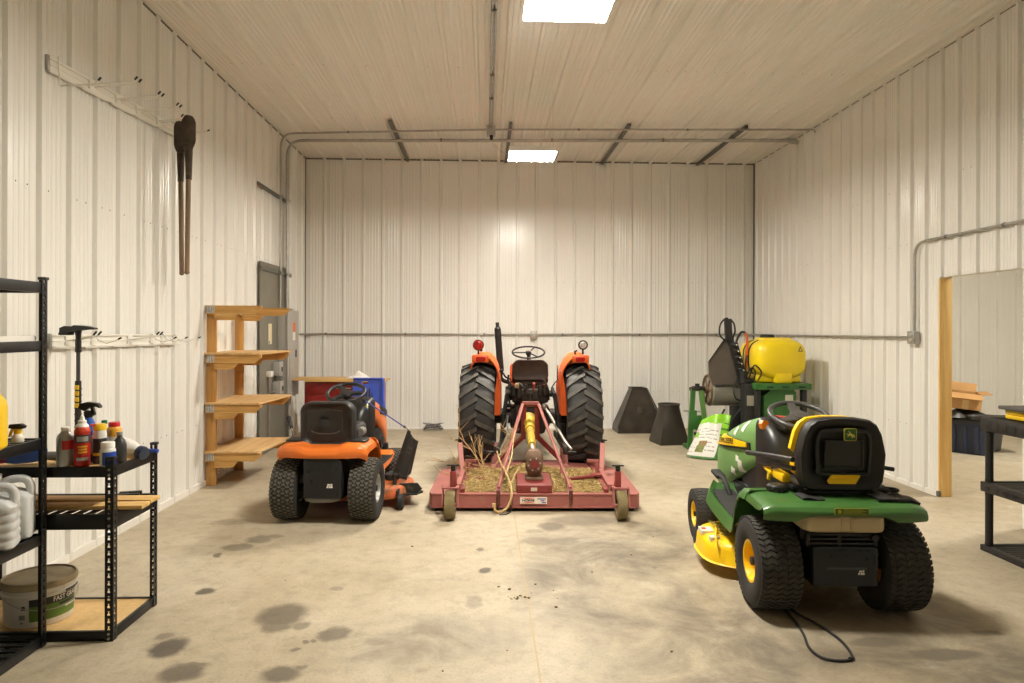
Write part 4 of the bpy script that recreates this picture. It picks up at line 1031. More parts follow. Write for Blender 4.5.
    m = MB(); m.prism([(-.02, -.02), (.0, -.03), (.022, -.015), (.03, .01), (.02, .028), (-.01, .03), (-.028, .01)], (-.205, .49, .955), (1, .3, 0), (0, .15, 1), .03); m.build('throttle_knob', mat('orange_knob', srgb(226, 130, 24), .4), t)
    m = MB(); m.tube([(-.12, .55, 1.008), (-.04, .50, 1.004), (.03, .54, 1.008), (.10, .50, 1.006), (.06, .46, 1.0), (.0, .50, 1.006)], .006, 7, sub=6); m.build('key_lanyard', mat('red_cord', srgb(206, 50, 36), .5), t)
    # ---- hood
    m = MB()
    HS = [(.56, .212, .69, 1.005), (.68, .224, .64, .992), (.85, .236, .57, .960), (1.02, .244, .49, .918), (1.18, .248, .40, .870), (1.32, .246, .345, .820), (1.42, .236, .335, .775), (1.485, .212, .335, .725), (1.52, .165, .35, .675), (1.53, .10, .39, .63)]
    def hsec(y, w, z0, z1):
        zc = (z0+z1)/2; h = (z1-z0)/2; o = []
        for k in range(40):
            a = 2*PI*k/40; c_, s_ = math.cos(a), math.sin(a)
            e = .34 if s_ < 0 else .58
            o.append((w*math.copysign(abs(c_)**e, c_), y, zc+h*math.copysign(abs(s_)**(.34 if s_ < 0 else .75), s_)))
        return o
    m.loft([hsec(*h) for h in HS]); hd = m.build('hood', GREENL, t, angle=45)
    # recess and name panel along each side of the hood
    def side_x(y, z):
        for a, b in zip(HS, HS[1:]):
            if a[0] <= y <= b[0]:
                f = (y-a[0])/(b[0]-a[0]); w = a[1]+(b[1]-a[1])*f; z0 = a[2]+(b[2]-a[2])*f; z1 = a[3]+(b[3]-a[3])*f
                zc = (z0+z1)/2; h = (z1-z0)/2; k = max(-1, min(1, (z-zc)/h))
                if k < 0: sn = abs(k)**(1/.34)*-1; e = .34
                else: sn = k**(1/.75); e = .58
                return w*max(0, 1-sn*sn)**(e/2)
        return HS[-1][1]
    for s in (-1, 1):
        m = MB(); m.sheet(lambda u, v, s=s: (s*(side_x(.66+.80*u, .70+.10*v)+.003), .66+.80*u, (.662+.104*(1-u))+(.112*(.42+.58*u))*v), 20, 5, .008*(-s)); m.build('side_vent', CHASSIS, hd)
        m = MB()
        def panel(u, v, s=s):
            y = .70+.74*u; z = (.680+.098*(1-u))+(.074*(.40+.60*min(1, u*1.5)))*v
            return (s*(side_x(y, z)+.010), y, z)
        m.sheet(panel, 20, 6, .009*(-s)); pn = m.build('name_panel', JYEL, hd)
        if s < 0:
            lo = letters('JOHN DEERE', .062, (0, 0, 0), (1, 0, 0), (0, 1, 0), mat('name_black', (.012, .012, .010), .5), 'lettering', hd, .0005, .42, .0016)
            for v in lo.data.vertices:
                y = 1.13-v.co.x; z = .754+v.co.y*.86-(y-1.13)*.128; v.co = Vector((-(side_x(y, z)+.0240), y, z))
    for yy, zz, a, w, h in ((.82, .90, 18, .034, .075), (.98, .845, 12, .034, .055), (.86, .62, 10, .040, .09), (1.0, .56, 24, .036, .05), (.90, .665, 6, .034, .04)):
        def tp(u, v, yy=yy, zz=zz, a=a, w=w, h=h):
            dy = (u-.5)*w*1.6; dz = (v-.5)*h; ca, sa = math.cos(R(a)), math.sin(R(a))
            y = yy+dy*ca+dz*-sa; z = zz+dy*sa*.6+dz*ca
            return (-(side_x(y, z)+.0025), y, z)
        m = MB(); m.sheet(tp, 4, 6, .0015); m.build('tape_strip', TAPE, hd)
    m = MB(); m.b2((-.16, 1.44, .28), (.16, 1.54, .37), .03); m.b2((-.22, 1.38, .25), (.22, 1.47, .33), .02); m.build('front_bumper', CHASSIS, t)
    m = MB()
    for k in range(5): m.b2((-.10, 1.525, .43+.03*k), (.10, 1.533, .442+.03*k))
    m.build('grille', CHASSIS, t)
    # engine shroud below the hood
    m = MB(); m.b2((-.21, .80, .34), (.21, 1.40, .50), .03); m.b2((-.19, .40, .36), (.19, .98, .72), .03); m.build('engine_shroud', CHASSIS, t)
    # ---- pedals
    m = MB(); m.tube([(-.30, 1.16, .50), (-.30, 1.0, .495), (-.295, .93, .45), (-.28, .90, .38)], .017, 10); m.box((-.30, 1.16, .502), (.07, .16, .030), .01, (6, 0, 0)); m.build('pedal', BLKRUB, t)
    m = MB(); m.tube([(.29, .95, .38), (.31, 1.0, .46), (.32, 1.04, .5)], .013, 8); m.box((.32, 1.06, .50), (.07, .09, .018), .006, (30, 0, 0)); m.build('pedal', BLKRUB, t)
    # ---- mower deck
    def dk(z, k, dz=0):
        o = []
        for i in range(64):
            a = 2*PI*i/64; c_, s_ = math.cos(a), math.sin(a)
            o.append((.555*k*math.copysign(abs(c_)**.62, c_),   .68+.335*k*math.copysign(abs(s_)**.62, s_), z))
        return o
    m = MB(); m.loft([dk(.075, 1.0), dk(.082, 1.02), (dk(.09, 1.0)), dk(.175, .985), dk(.205, .95), dk(.216, .89), dk(.218, .5), dk(.218, .1)]); de = m.build('mower_deck', JYEL, t, angle=45)
    m = MB(); m.tube([(-.50, .44, .222), (-.50, .48, .262), (-.47, .57, .266), (-.45, .62, .226)], .009, 8, sub=5); m.build('deck_loop', JYEL, de)
    m = MB(); m.b2((-.54, .66, .2), (-.46, .77, .2275)); m.b2((-.52, .52, .2), (-.46, .57, .2285)); m.build('deck_sticker', mat('deck_label', srgb(228, 220, 200), .5), de)
    m = MB(); m.b2((-.53, .70, .2), (-.50, .74, .2282)); m.build('sticker_mark', mat('sticker_red', srgb(190, 50, 40), .5), de)
    m = MB(); rr = random.Random(3)
    for k in range(420):
        x = -.44+.22*rr.random(); y = .55+.33*rr.random()
        a = rr.random()*6.28; m.bar((x, y, .229+.008*rr.random()), (x+.02*math.cos(a), y+.02*math.sin(a), .231+.010*rr.random()), .003, .002)
    g = m.build('grass_clippings', CLIP, de, smooth=False); g['kind'] = 'stuff'
    for sx, sy in ((-.47, 1.04), (.47, 1.04), (-.13, 1.0)):
        m = MB(); m.lathe([(0, -.03), (.05, -.03), (.062, -.02), (.062, .02), (.05, .03), (0, .03)], (sx, sy, .066), (1, 0, 0), n=22); m.box((sx, sy-.03, .10), (.02, .09, .05), .006); m.build('gauge_wheel', BLKRUB, t)
    m = MB(); m.sheet(lambda u, v: (.58+.18*u, .44+.38*v, .20-.09*u*u), 8, 8, .01); m.build('discharge_chute', BLKPL, t)
    return t
jd = green_mower()
# lead lying on the floor behind it
q = MB(); q.tube([(1.67, 3.72, .007), (1.655, 3.56, .007), (1.63, 3.42, .007), (1.59, 3.28, .007), (1.60, 3.18, .007), (1.66, 3.145, .007), (1.73, 3.155, .007), (1.765, 3.22, .007), (1.785, 3.36, .007), (1.765, 3.52, .007), (1.72, 3.66, .007), (1.70, 3.72, .014), (1.70, 3.80, .02)], .0068, 8, sub=6)
q.cyl((1.725, 3.152, .009), (1.745, 3.165, .009), .010, n=10)
tag(q.build('power_cord', BLKRUB), 'black cord looped on the floor behind the green lawn tractor', 'cord')
# ================================================================== orange lawn tractor and what stands around it
ORANGE = mat('mower_orange', srgb(228, 118, 42), .34, 0, var=.05, scale=4, dirt=srgb(150, 96, 50), dirt_amt=.12, coat=.2)
ORDIRT = mat('mower_orange_dirty', srgb(206, 96, 40), .6, 0, dirt=srgb(116, 96, 60), dirt_amt=.62, dscale=9)
DIRTBLK = mat('dirty_black', (.025, .024, .02), .8, 0, dirt=srgb(104, 92, 62), dirt_amt=.42, dscale=11)
CHROME = mat('chrome_rod', (.6, .58, .54), .25, 1.)
SEATV = mat('seat_vinyl', (.020, .0195, .019), .46, 0, var=.08, scale=30)
def orange_mower():
    t = thing('lawn_tractor', 'orange riding lawn tractor with black seat parked left of the red tractor', 'lawn tractor', (-1.275, 5.67, 0), -3.5)
    for s in (-1, 1):
        mower_wheel(t, 'rear', (s*.312, 0, .252), .252, .215, .105, 'brick', .007, s, mat('rim_silver_%d' % (s+1), (.34, .33, .31), .45, .5), TREADD, lugs=46)
        mower_wheel(t, 'front', (s*.31, 1.22, .185), .185, .15, .08, 'brick', .006, s, mat('front_rim_%d' % (s+1), (.34, .33, .31), .45, .5), TREADD, lugs=30, n=56, hub=.02)
    m = MB(); m.b2((-.16, -.16, .22), (.16, 1.34, .42), .02); m.b2((-.14, -.1, .17), (.14, .2, .34), .03); m.cyl((-.25, 0, .252), (.25, 0, .252), .032, n=14)
    m.b2((-.27, 1.18, .18), (.27, 1.26, .26), .02); m.b2((-.22, .0, .40), (.22, .40, .56), .03); m.build('frame', CHASSIS, t)
    m = MB(); m.b2((-.142, -.222, .215), (.160, -.205, .525), .008); m.b2((-.142, -.21, .21), (-.130, 0, .50)); m.b2((.148, -.21, .21), (.160, 0, .50)); m.b2((-.12, -.226, .515), (.12, -.20, .53), .003)
    m.loft([[(x, -.224, z) for x, z in ((-.10, .50), (.10, .50), (.08, .45), (-.08, .45))], [(x, -.20, z) for x, z in ((-.10, .50), (.10, .50), (.08, .45), (-.08, .45))]])
    hp = m.build('rear_plate', CHASSIS, t)
    m = MB(); m.b2((-.115, -.2245, .42), (-.085, -.2205, .445)); m.cyl((-.075, -.2245, .355), (-.075, -.22, .355), .011, n=12); m.b2((-.08, -.2245, .325), (-.07, -.22, .355)); m.cyl((.12, -.2245, .45), (.12, -.22, .45), .009, n=12); m.b2((.125, -.2245, .235), (.138, -.22, .275)); m.build('punched_holes', mat('hole_black_b', (.003, .003, .003), .8), hp)
    m = MB(); m.b2((.045, -.2240, .302), (.058, -.2222, .316)); m.b2((.062, -.2240, .302), (.092, -.2222, .316)); m.b2((.05, -.2240, .32), (.07, -.2222, .333)); m.b2((.075, -.2240, .32), (.09, -.2222, .333)); m.build('warning_sticker', TAPE, hp)
    m = MB(); m.sell((-.02, -.08, .20), (.15, .11, .04), .7, .7); m.build('transaxle', mat('cast_grey', (.22, .21, .19), .6, .4, dirt=srgb(90, 80, 60), dirt_amt=.5), t)
    # fender
    prof = [(-.235, .535), (-.246, .562), (-.246, .590), (-.232, .618), (-.20, .640), (-.14, .648), (.0, .648), (.14, .645), (.21, .615), (.27, .54), (.31, .44), (.335, .385), (.38, .360), (.55, .358), (.80, .366), (.95, .40)]
    def pf(q):
        i = min(int(q), len(prof)-2); f = q-i; a, b = prof[i], prof[i+1]; return a[0]+(b[0]-a[0])*f, a[1]+(b[1]-a[1])*f
    m = MB()
    def top(u, v):
        x = (u-.5)*2*.352; y, z = pf(7*v); ax = abs(x)/.352
        y += .075*ax**3.5*(1-v); e = max(0, (ax-.8)/.2); z -= .035*e*e+ (.02*(1-abs(2*ax-1.0)) if v > .6 else 0)*0
        if abs(x) < .17: z -= .022*min(1, (.17-abs(x))/.05)*min(1, v*3)          # the seat sits in a dip
        return (x, y, z)
    m.sheet(top, 36, 26, .008)
    for s in (-1, 1):
        m.sheet(lambda u, v, s=s: (s*(.348+.010*math.sin(u*PI/2)), pf(3+6*v)[0]+.04*(1-v), pf(3+6*v)[1]-.032-.055*u*(1-.3*v)), 4, 14, .006)
        m.sheet(lambda u, v, s=s: (s*(.20+(.37-.04*max(0, v-.6)-.20)*u), pf(7+8*v)[0], pf(7+8*v)[1]-.04*max(0, (u-.86)/.14)**2), 14, 36, .007)
    m.build('fender', ORANGE, t, angle=50)
    for s in (-1, 1):
        m = MB(); m.sheet(lambda u, v, s=s: (s*(.22+.14*u), .39+.48*v, .372), 4, 4, .006)
        for k in range(9): m.b2((s*.225, .40+.05*k, .370), (s*.355, .418+.05*k, .378), .003)
        m.build('foot_mat', BLKRUB, t)
        m = MB(); m.sell((s*.26, -.03, .652), (.07, .10, .014), .5, .5); m.build('fender_pad', BLKPL, t)
    m = MB(); m.tube([(-.36, .14, .62), (-.362, .15, .69), (-.385, .20, .72)], .008, 8); lv = m.build('height_lever', CHROME, t)
    m = MB(); m.tube([(-.380, .19, .714), (-.405, .235, .745), (-.425, .26, .79)], [.016, .019], 12); m.sell((-.425, .26, .79), (.019, .019, .019), 1, 1, None, 12, 8); m.build('lever_grip', BLKRUB, lv)
    # seat
    m = MB(); m.b2((-.19, -.02, .62), (.19, .40, .645), .01); m.b2((-.20, .02, .645), (.21, .42, .67), .01); m.tube([(-.17, -.05, .64), (.17, -.05, .64)], .012, 10); m.build('seat_base', CHASSIS, t)
    m = MB()
    m.loft([[(x*k, y-.06*(z-.65), .79+(z-.79)*k) for x, z in rrect(.218, .182, .085, 7, .012, .785)] for y, k in ((-.075, .80), (-.098, .88), (-.105, .95), (-.098, .99), (-.07, 1.0), (-.01, 1.0), (.015, .97), (.03, .88))]); bk = m.build('seat_back', SEATV, t, angle=50)
    yb = lambda z: -.109-.06*(z-.65)
    sm = [(-.115, .735), (-.09, .722), (-.05, .714), (0, .712), (.05, .714), (.09, .722), (.115, .735)]
    m = MB(); m.tube([(x, yb(z)+.003, z) for x, z in sm], .005, 8, sub=3); m.build('moulded_crease', mat('crease_grey', (.06, .057, .052), .4), bk)
    m = MB(); m.tube([(x, yb(z)+.004, z) for x, z in [(-.135, .73), (-.14, .80), (-.135, .885), (-.11, .90), (.11, .90), (.135, .885), (.14, .80), (.135, .73)]], .004, 8, sub=3); m.build('seam', SEATV, bk)
    m = MB(); m.prism(rrect(.035, .03, .012), (0, yb(.80)+.0035, .80), (1, 0, 0), (0, 0, 1), .004); m.build('embossed_mark', SEATV, bk)
    m = MB(); m.loft([[(x, y, z) for x, z in rrect(w, h, .045, 5, 0, .70)] for y, w, h in ((-.02, .20, .045), (.04, .225, .055), (.34, .225, .055), (.43, .20, .045), (.46, .17, .03))]); m.build('cushion', SEATV, t)
    m = MB(); m.cyl((.235, .06, .70), (.235, .16, .70), .036, n=18); m.build('cup_holder', mat('grey_plastic', (.18, .17, .15), .5), t)
    # dash and steering
    m = MB(); m.loft([[(x, y, z) for x, z in rrect(w, (z1-z0)/2, .05, 5, 0, (z0+z1)/2)] for y, w, z0, z1 in ((.50, .12, .42, .72), (.55, .165, .42, .84), (.66, .195, .42, .90), (.78, .205, .42, .925))])
    m.cyl((0, .60, .88), (0, .54, .965), .032, .026, 16); da = m.build('dash_console', DASH, t)
    m = MB(); m.box((.17, .60, .845), (.012, .02, .05), .003, (0, 0, -30)); m.build('sticker', mat('hour_sticker', srgb(214, 206, 150), .5), da)
    m = MB(); m.box((.175, .585, .83), (.012, .014, .02), .002, (0, 0, -30)); m.build('sticker_dot', mat('sticker_blue', srgb(60, 110, 170), .5), da)
    m = MB(); m.T = Matrix.Translation((0, .52, .985)) @ Euler((R(24), 0, 0)).to_matrix().to_4x4()
    m.torus((0, 0, 0), .165, .0155, n=44, k=12); m.lathe([(.05, -.035), (.055, -.005), (.045, .01), (0, .014)], n=22)
    for a in (125, 235, 0):
        ca, sa = math.cos(R(a)), math.sin(R(a)); m.loft([[(ca*r-sa*w*k, sa*r+ca*w*k, z+h*j) for k, j in ((-1, -1), (1, -1), (1, 1), (-1, 1))] for r, w, z, h in ((.03, .028, -.008, .012), (.09, .020, -.006, .010), (.162, .02, 0, .009))])
    m.build('steering_wheel', BLKPL, t)
    # hood
    HS = [(.76, .195, .72, .925), (.88, .200, .68, .905), (1.02, .206, .62, .865), (1.16, .208, .53, .812), (1.28, .206, .43, .762), (1.38, .196, .37, .715), (1.44, .17, .37, .67), (1.47, .11, .40, .62)]
    def hsec(y, w, z0, z1):
        zc = (z0+z1)/2; h = (z1-z0)/2
        return [(w*math.copysign(abs(math.cos(2*PI*k/36))**(.3 if math.sin(2*PI*k/36) < 0 else .5), math.cos(2*PI*k/36)), y, zc+h*math.copysign(abs(math.sin(2*PI*k/36))**(.3 if math.sin(2*PI*k/36) < 0 else .72), math.sin(2*PI*k/36))) for k in range(36)]
    m = MB(); m.loft([hsec(*h) for h in HS]); hd = m.build('hood', ORANGE, t, angle=45)
    for s in (-1, 1):
        def vent(u, v, s=s):
            y = 1.0+.34*u; return (s*(.204-.012*max(0, u-.6)*2.5-.010*v), y, .735-.05*u+(.075-.02*u)*v)
        m = MB(); m.sheet(vent, 10, 4, .012*(-s)); vn = m.build('side_vent', CHASSIS, hd)
        m = MB()
        for k in range(3): m.bar((s*.218, 1.03, .752+.018*k), (s*.212, 1.30, .70+.015*k), .006, .005)
        m.build('vent_slats', mat('slat_grey_%d' % (s+1), (.06, .06, .055), .5), vn)
    m = MB(); m.b2((-.19, .76, .42), (.19, 1.36, .60), .03); m.b2((-.175, .50, .40), (.175, .80, .66), .03); m.cyl((.16, 1.05, .46), (.215, 1.05, .46), .06, n=20); m.build('engine', CHASSIS, t)
    m = MB(); m.b2((-.2, 1.36, .30), (.2, 1.46, .40), .03); m.build('front_bumper', CHASSIS, t)
    # deck
    def dk(z, k): return [(.04+.55*k*math.copysign(abs(math.cos(2*PI*i/56))**.6, math.cos(2*PI*i/56)), .60+.31*k*math.copysign(abs(math.sin(2*PI*i/56))**.6, math.sin(2*PI*i/56)), z) for i in range(56)]
    m = MB(); m.loft([dk(.075, 1.0), dk(.085, 1.02), dk(.165, .985), dk(.185, .93), dk(.19, .5), dk(.19, .1)]); de = m.build('mower_deck', ORDIRT, t, angle=45)
    m = MB(); m.lathe([(.06, .19), (.07, .20), (.07, .24), (.03, .26), (0, .26)], (.40, .62, 0), n=20); m.build('spindle_cover', DIRTBLK, de)
    m = MB(); m.lathe([(.05, .19), (.06, .20), (.06, .23), (0, .24)], (-.25, .62, 0), n=20); m.build('spindle_cover', DIRTBLK, de)
    m = MB(); m.cyl((.46, .42, .19), (.46, .42, .27), .018, n=10); m.sell((.46, .42, .27), (.026, .026, .02), 1, 1); m.build('deck_knob', DIRTBLK, de)
    for sx, sy in ((.535, .30), (.40, .95), (-.47, .34), (-.40, .95)):
        m = MB(); m.lathe([(0, -.025), (.05, -.025), (.062, -.018), (.062, .018), (.05, .025), (0, .025)], (sx, sy, .066), (1, 0, 0), n=22); m.box((sx-.03, sy+.03, .12), (.015, .10, .09), .004); m.build('gauge_wheel', BLKRUB, t)
    # raised discharge deflector
    m = MB()
    BL, BR, TR, TL = Vector((.420, .56, .245)), Vector((.535, .56, .215)), Vector((.612, .60, .555)), Vector((.545, .62, .640))
    def fl(u, v): return tuple(BL.lerp(BR, u).lerp(TL.lerp(TR, u), v)+Vector((0, -.025*math.sin(PI*u), 0)))
    m.sheet(fl, 10, 12, .010)
    m.sheet(lambda u, v: tuple(BL.lerp(TL, v)+Vector((.01*u, .17*u*(1-.5*v), -.03*u*v))), 4, 10, .008); m.sheet(lambda u, v: tuple(BR.lerp(TR, v)+Vector((.012*u, .20*u*(1-.5*v), -.03*u*v))), 4, 10, .008)
    m.bar(BL+Vector((-.01, 0, .0)), BR+Vector((.01, 0, 0)), .03, .03)
    m.build('discharge_deflector', DIRTBLK, t)
    m = MB(); m.prism([(.50, .09), (.64, .095), (.70, .15), (.66, .20), (.50, .195)], (0, .44, 0), (1, 0, 0), (0, 0, 1), .02); m.prism([(.50, .36), (.66, .40), (.70, .50), (.62, .60), (.50, .62)], (0, 0, .10), (1, 0, 0), (0, 1, 0), .014); m.build('discharge_guard', DIRTBLK, t)
    return t
om = orange_mower()
CORD = mat('blue_cord', srgb(48, 66, 156), .6)
t = thing('bungee_cord', 'blue cord stretched from the orange tractor dash to its raised deflector', 'cord', (0, 0, 0))
q = MB(); q.tube([(-1.10, 6.28, .905), (-1.0, 6.29, .84), (-.86, 6.30, .745), (-.725, 6.31, .652)], .0055, 8, sub=4); q.build('cord', CORD, t)
q = MB(); q.sell((-.735, 6.308, .660), (.018, .012, .012), 1, 1, (0, 38, 0)); q.tube([(-.725, 6.31, .652), (-.71, 6.312, .640), (-.695, 6.313, .622), (-.70, 6.313, .608)], .004, 7, sub=4); q.build('hook', DKSTEEL, t)
q = MB(); q.sell((-1.105, 6.28, .907), (.02, .014, .014), 1, 1, (0, 30, 0)); q.build('hook', BLKPL, t)

# red cabinet, boards on it, rag, blue tub, wire coil
REDCAB = mat('cabinet_red', srgb(132, 22, 18), .35, .1, var=.08, scale=4, coat=.3)
t = thing('tool_cabinet', 'dark red steel tool cabinet against the back wall behind the orange tractor', 'tool cabinet', (-2.42, 9.30, 0), 0)
q = MB(); q.b2((0, 0, .06), (1.02, .46, .845), .008); q.build('body', REDCAB, t)
for k in range(2):
    q = MB(); q.b2((.015+.50*k, -.016, .10), (.505+.50*k, -.001, .66), .005); d = q.build('door', REDCAB, t)
    q = MB(); q.b2((.45+.07*k, -.03, .42), (.465+.07*k, -.015, .56), .004); q.build('handle', CHROME, d)
q = MB(); q.b2((.015, -.016, .68), (1.005, -.001, .83), .005); d = q.build('drawer', REDCAB, t); q = MB(); q.b2((.36, -.03, .75), (.66, -.015, .765), .004); q.build('handle', CHROME, d)
for x in (.04, .92):
    for y in (.04, .36): q = MB(); q.b2((x, y, 0), (x+.06, y+.06, .062)); q.build('foot', BLKPL, t)
PLYE = wood('plywood_sheet', srgb(216, 178, 112), srgb(186, 144, 82), 0, .6)
q = MB(); q.b2((-.50, -.26, 0), (.56, .24, .018)); tag(place(q.build('plywood_board', PLYE), (-1.90, 9.48, .846), -3), 'tan plywood board lying on the red cabinet, the lower one', 'board', 'plywood boards on the red cabinet')
q = MB(); q.b2((-.60, -.22, 0), (.46, .24, .018)); tag(place(q.build('plywood_board', PLYE), (-2.04, 9.46, .865), -2), 'tan plywood board on top of the other, reaching out left of the red cabinet', 'board', 'plywood boards on the red cabinet')
q = MB(); rr = random.Random(11); ph = [rr.random()*6.28 for _ in range(8)]
def rag(u, v):
    x = -.15+.33*u; y = -.09+.18*v; e = math.sin(PI*u)*math.sin(PI*v)
    z = .004+.095*e**.7*(.6+.4*math.sin(7*u+ph[0]+3*v))*(.7+.3*math.sin(11*v+ph[1]))+.012*math.sin(18*u+ph[2])*math.sin(13*v+ph[3])*e
    return (x, y, max(.003, z))
q.sheet(rag, 26, 20, -.003); tag(place(q.build('rag', mat('white_rag', (.74, .72, .67), .9)), (-1.72, 9.34, .887), 5), 'crumpled white rag lying on the boards of the red cabinet', 'rag')
BLUET = mat('blue_moulded_plastic', srgb(60, 86, 188), .42, 0, var=.06, scale=4)
t = thing('plastic_board', 'blue moulded plastic board with handle slot standing on edge behind the orange tractor', 'plastic board', (-1.425, 8.28, 0), -6)
q = MB()
outl = [(-.20, .0), (.20, .0), (.235, .03), (.245, .14), (.205, .30), (.222, .42), (.215, .50), (.198, .66), (.188, .80), (.188, .945), (.178, .958), (-.178, .958), (-.19, .945), (-.20, .5)]
# body with a real hand slot: split round the opening
S = (-.085, -.005, .885, .918)
tilt = lambda z: .11*z
def slab(x0, x1, z0, z1): 
    q.loft([[(x, tilt(z)+dy, z) for x, z in ((x0, z0), (x1, z0), (x1, z1), (x0, z1))] for dy in (0, .045)])
poly = [(-.20, 0.0), (.20, .0), (.235, .03), (.245, .14), (.205, .30), (.222, .42), (.215, .50), (.198, .66), (.190, .80), (.188, .885), (-.19, .885), (-.20, .5)]
q.loft([[(x, tilt(z)+dy, z) for x, z in poly] for dy in (0., .05)])
slab(-.19, S[0], .885, .918); slab(S[1], .188, .885, .918); q.loft([[(x, tilt(z)+dy, z) for x, z in ((-.19, .918), (.188, .918), (.188, .948), (.178, .958), (-.178, .958), (-.19, .948))] for dy in (0, .05)])
bd = q.build('panel', BLUET, t)
q = MB(); q.tube([(x*1.0, tilt(z)-.006, z) for x, z in [(.185, .95), (.185, .80), (.195, .66), (.212, .50), (.218, .42), (.20, .30), (.238, .14)]], .018, 10, sub=3); q.tube([(-.18, tilt(.95)-.004, .952), (.18, tilt(.95)-.004, .952)], .012, 10); q.build('rim', BLUET, t)
q = MB(); q.loft([[(x, y, z) for x, y in ((.05, -.02), (.26, -.02), (.26, .12), (.05, .12))] for z in (0, .03)]+[[(x, y, .10) for x, y in ((.07, .0), (.225, .0), (.225, .08), (.07, .08))]]); q.build('foot', BLUET, t)
for (x, z) in ((-.16, .92), (.165, .925), (.165, .885)):
    q = MB(); q.cyl((x, tilt(z)-.004, z), (x, tilt(z)+.004, z), .012, n=12); q.build('rivet', DKSTEEL, t)
q = MB()
for pl in ([(-.03, .72), (-.01, .72), (-.005, .80), (-.02, .80)], [(.005, .71), (.03, .70), (.025, .84), (.01, .83)], [(.04, .73), (.06, .73), (.05, .79), (.045, .79)], [(-.05, .68), (.07, .67), (.075, .685), (-.045, .695)]):
    q.loft([[(x, tilt(z)+dy, z) for x, z in pl] for dy in (-.003, .001)])
q.build('printed_mark', mat('print_black', (.02, .02, .03), .6), bd)
t = thing('wire_coil', 'small coil of grey wire lying on the floor by the back wall', 'wire coil', (-.79, 10.55, 0), 0)
rr = random.Random(5)
for k in range(9):
    q = MB(); a0 = rr.random()*6.28; e1, e2 = .11+.04*rr.random(), .05+.02*rr.random(); zz = .008+.010*k
    q.tube([((e1)*math.cos(a)+.012*math.sin(3*a+k), (e2)*math.sin(a), zz+.012*math.sin(2*a+a0)+.014) for a in [2*PI*i/28 for i in range(28)]], .005, 6, closed=True); q.build('wire_loop', mat('coil_wire_%d' % k, (.10+.12*rr.random(),)*3, .45, .6), t)
# ================================================================== red-orange farm tractor and the rotary cutter behind it
TRED = mat('tractor_orange_red', srgb(226, 96, 34), .42, .0, var=.06, scale=5, dirt=srgb(150, 84, 44), dirt_amt=.18)
AGTIRE = mat('farm_tire', (.030, .028, .026), .62, 0, var=.25, scale=6)
AGLUG = mat('farm_tire_lug', (.072, .066, .056), .75, 0, var=.35, scale=16)
GREASE = mat('greasy_cast_iron', srgb(52, 46, 40), .6, .4, var=.35, scale=14, dirt=srgb(104, 90, 72), dirt_amt=.4, dscale=12)
BLKST = mat('black_steel', (.022, .021, .020), .5, .5, var=.3, scale=18)
SEATBR = mat('worn_brown_vinyl', srgb(62, 44, 34), .62, 0, var=.25, scale=14)
REDLENS = mat('red_lens', srgb(164, 18, 12), .22, 0, coat=.6)
CLEARL = mat('clear_lens', (.72, .70, .66), .15, 0, coat=.6)
t = thing('farm_tractor', 'orange farm tractor with big lugged rear tires seen from behind in the middle', 'tractor', (.500, 7.56, 0), -2.5)
for s in (-1, 1):
    q = MB(); tyre_mesh(q, (s*.565, 0, .60), .60, .375, .31, 'lug', .034, n=80, lugs=24, flat=.44, crown=.035); ty = q.build('rear_tire', [AGTIRE, AGLUG], t, angle=30)
    q = MB(); rim_mesh(q, (s*.565, 0, .60), .31, .375, s, dish=.5, hub=.07); q.build('rim', mat('rim_dull_silver_%d' % (s+1), (.36, .34, .30), .5, .6), ty)
    q = MB(); tyre_mesh(q, (s*.50, 1.62, .33), .33, .17, .19, 'rib', .012, n=56); tf = q.build('front_tire', [AGTIRE, AGLUG], t, angle=30)
    q = MB(); rim_mesh(q, (s*.50, 1.62, .33), .19, .17, s, hub=.04); q.build('rim', mat('front_rim_dull_%d' % (s+1), (.36, .34, .30), .5, .6), tf)
q = MB(); q.b2((-.17, -.16, .42), (.17, .75, .86), .04); q.b2((-.13, .7, .46), (.13, 1.75, .72), .03); q.b2((-.22, -.10, .46), (.22, .22, .72), .05)
for s in (-1, 1): q.cyl((s*.15, 0, .60), (s*.46, 0, .60), .085, .075, 20)
q.b2((-.45, -.06, .52), (.45, .05, .66), .03); q.b2((-.11, -.24, .50), (.11, -.12, .80), .03); q.cyl((0, -.25, .60), (0, -.16, .60), .08, n=20); q.b2((-.38, 1.57, .30), (.38, 1.67, .42), .02); q.cyl((0, 1.6, .3), (0, 1.6, .6), .06)
q.build('transmission', GREASE, t)
q = MB()
q.b2((-.20, -.20, .76), (.20, .02, .90), .03); q.cyl((-.26, -.13, .86), (.27, -.13, .86), .035, n=14); q.b2((-.10, -.27, .78), (.11, -.18, .92), .02); q.b2((.05, -.26, .78), (.13, -.2, .92), .012)
for x, y, z, r in ((-.12, -.24, .88, .03), (.0, -.28, .82, .028), (.10, -.27, .90, .022), (-.05, -.27, .91, .02), (.16, -.2, .90, .03), (-.18, -.2, .89, .035)): q.cyl((x, y, z-.05), (x, y, z+.06), r, n=12)
q.tube([(-.13, -.25, .98), (-.06, -.29, .93), (.0, -.28, .80), (.05, -.28, .74)], .010, 8, sub=5); q.tube([(.14, -.2, 1.02), (.19, -.24, .92), (.2, -.2, .8)], .012, 8, sub=5); q.tube([(-.20, -.2, 1.0), (-.25, -.22, .9), (-.22, -.2, .76)], .012, 8, sub=5)
q.build('hydraulic_housing', GREASE, t)
q = MB(); q.cyl((.035, -.27, .90), (.035, -.30, .965), .012, n=10); q.sell((.035, -.30, .975), (.018, .018, .022), 1, 1); q.build('valve_knob', mat('faded_red_knob', srgb(150, 70, 54), .5), t)
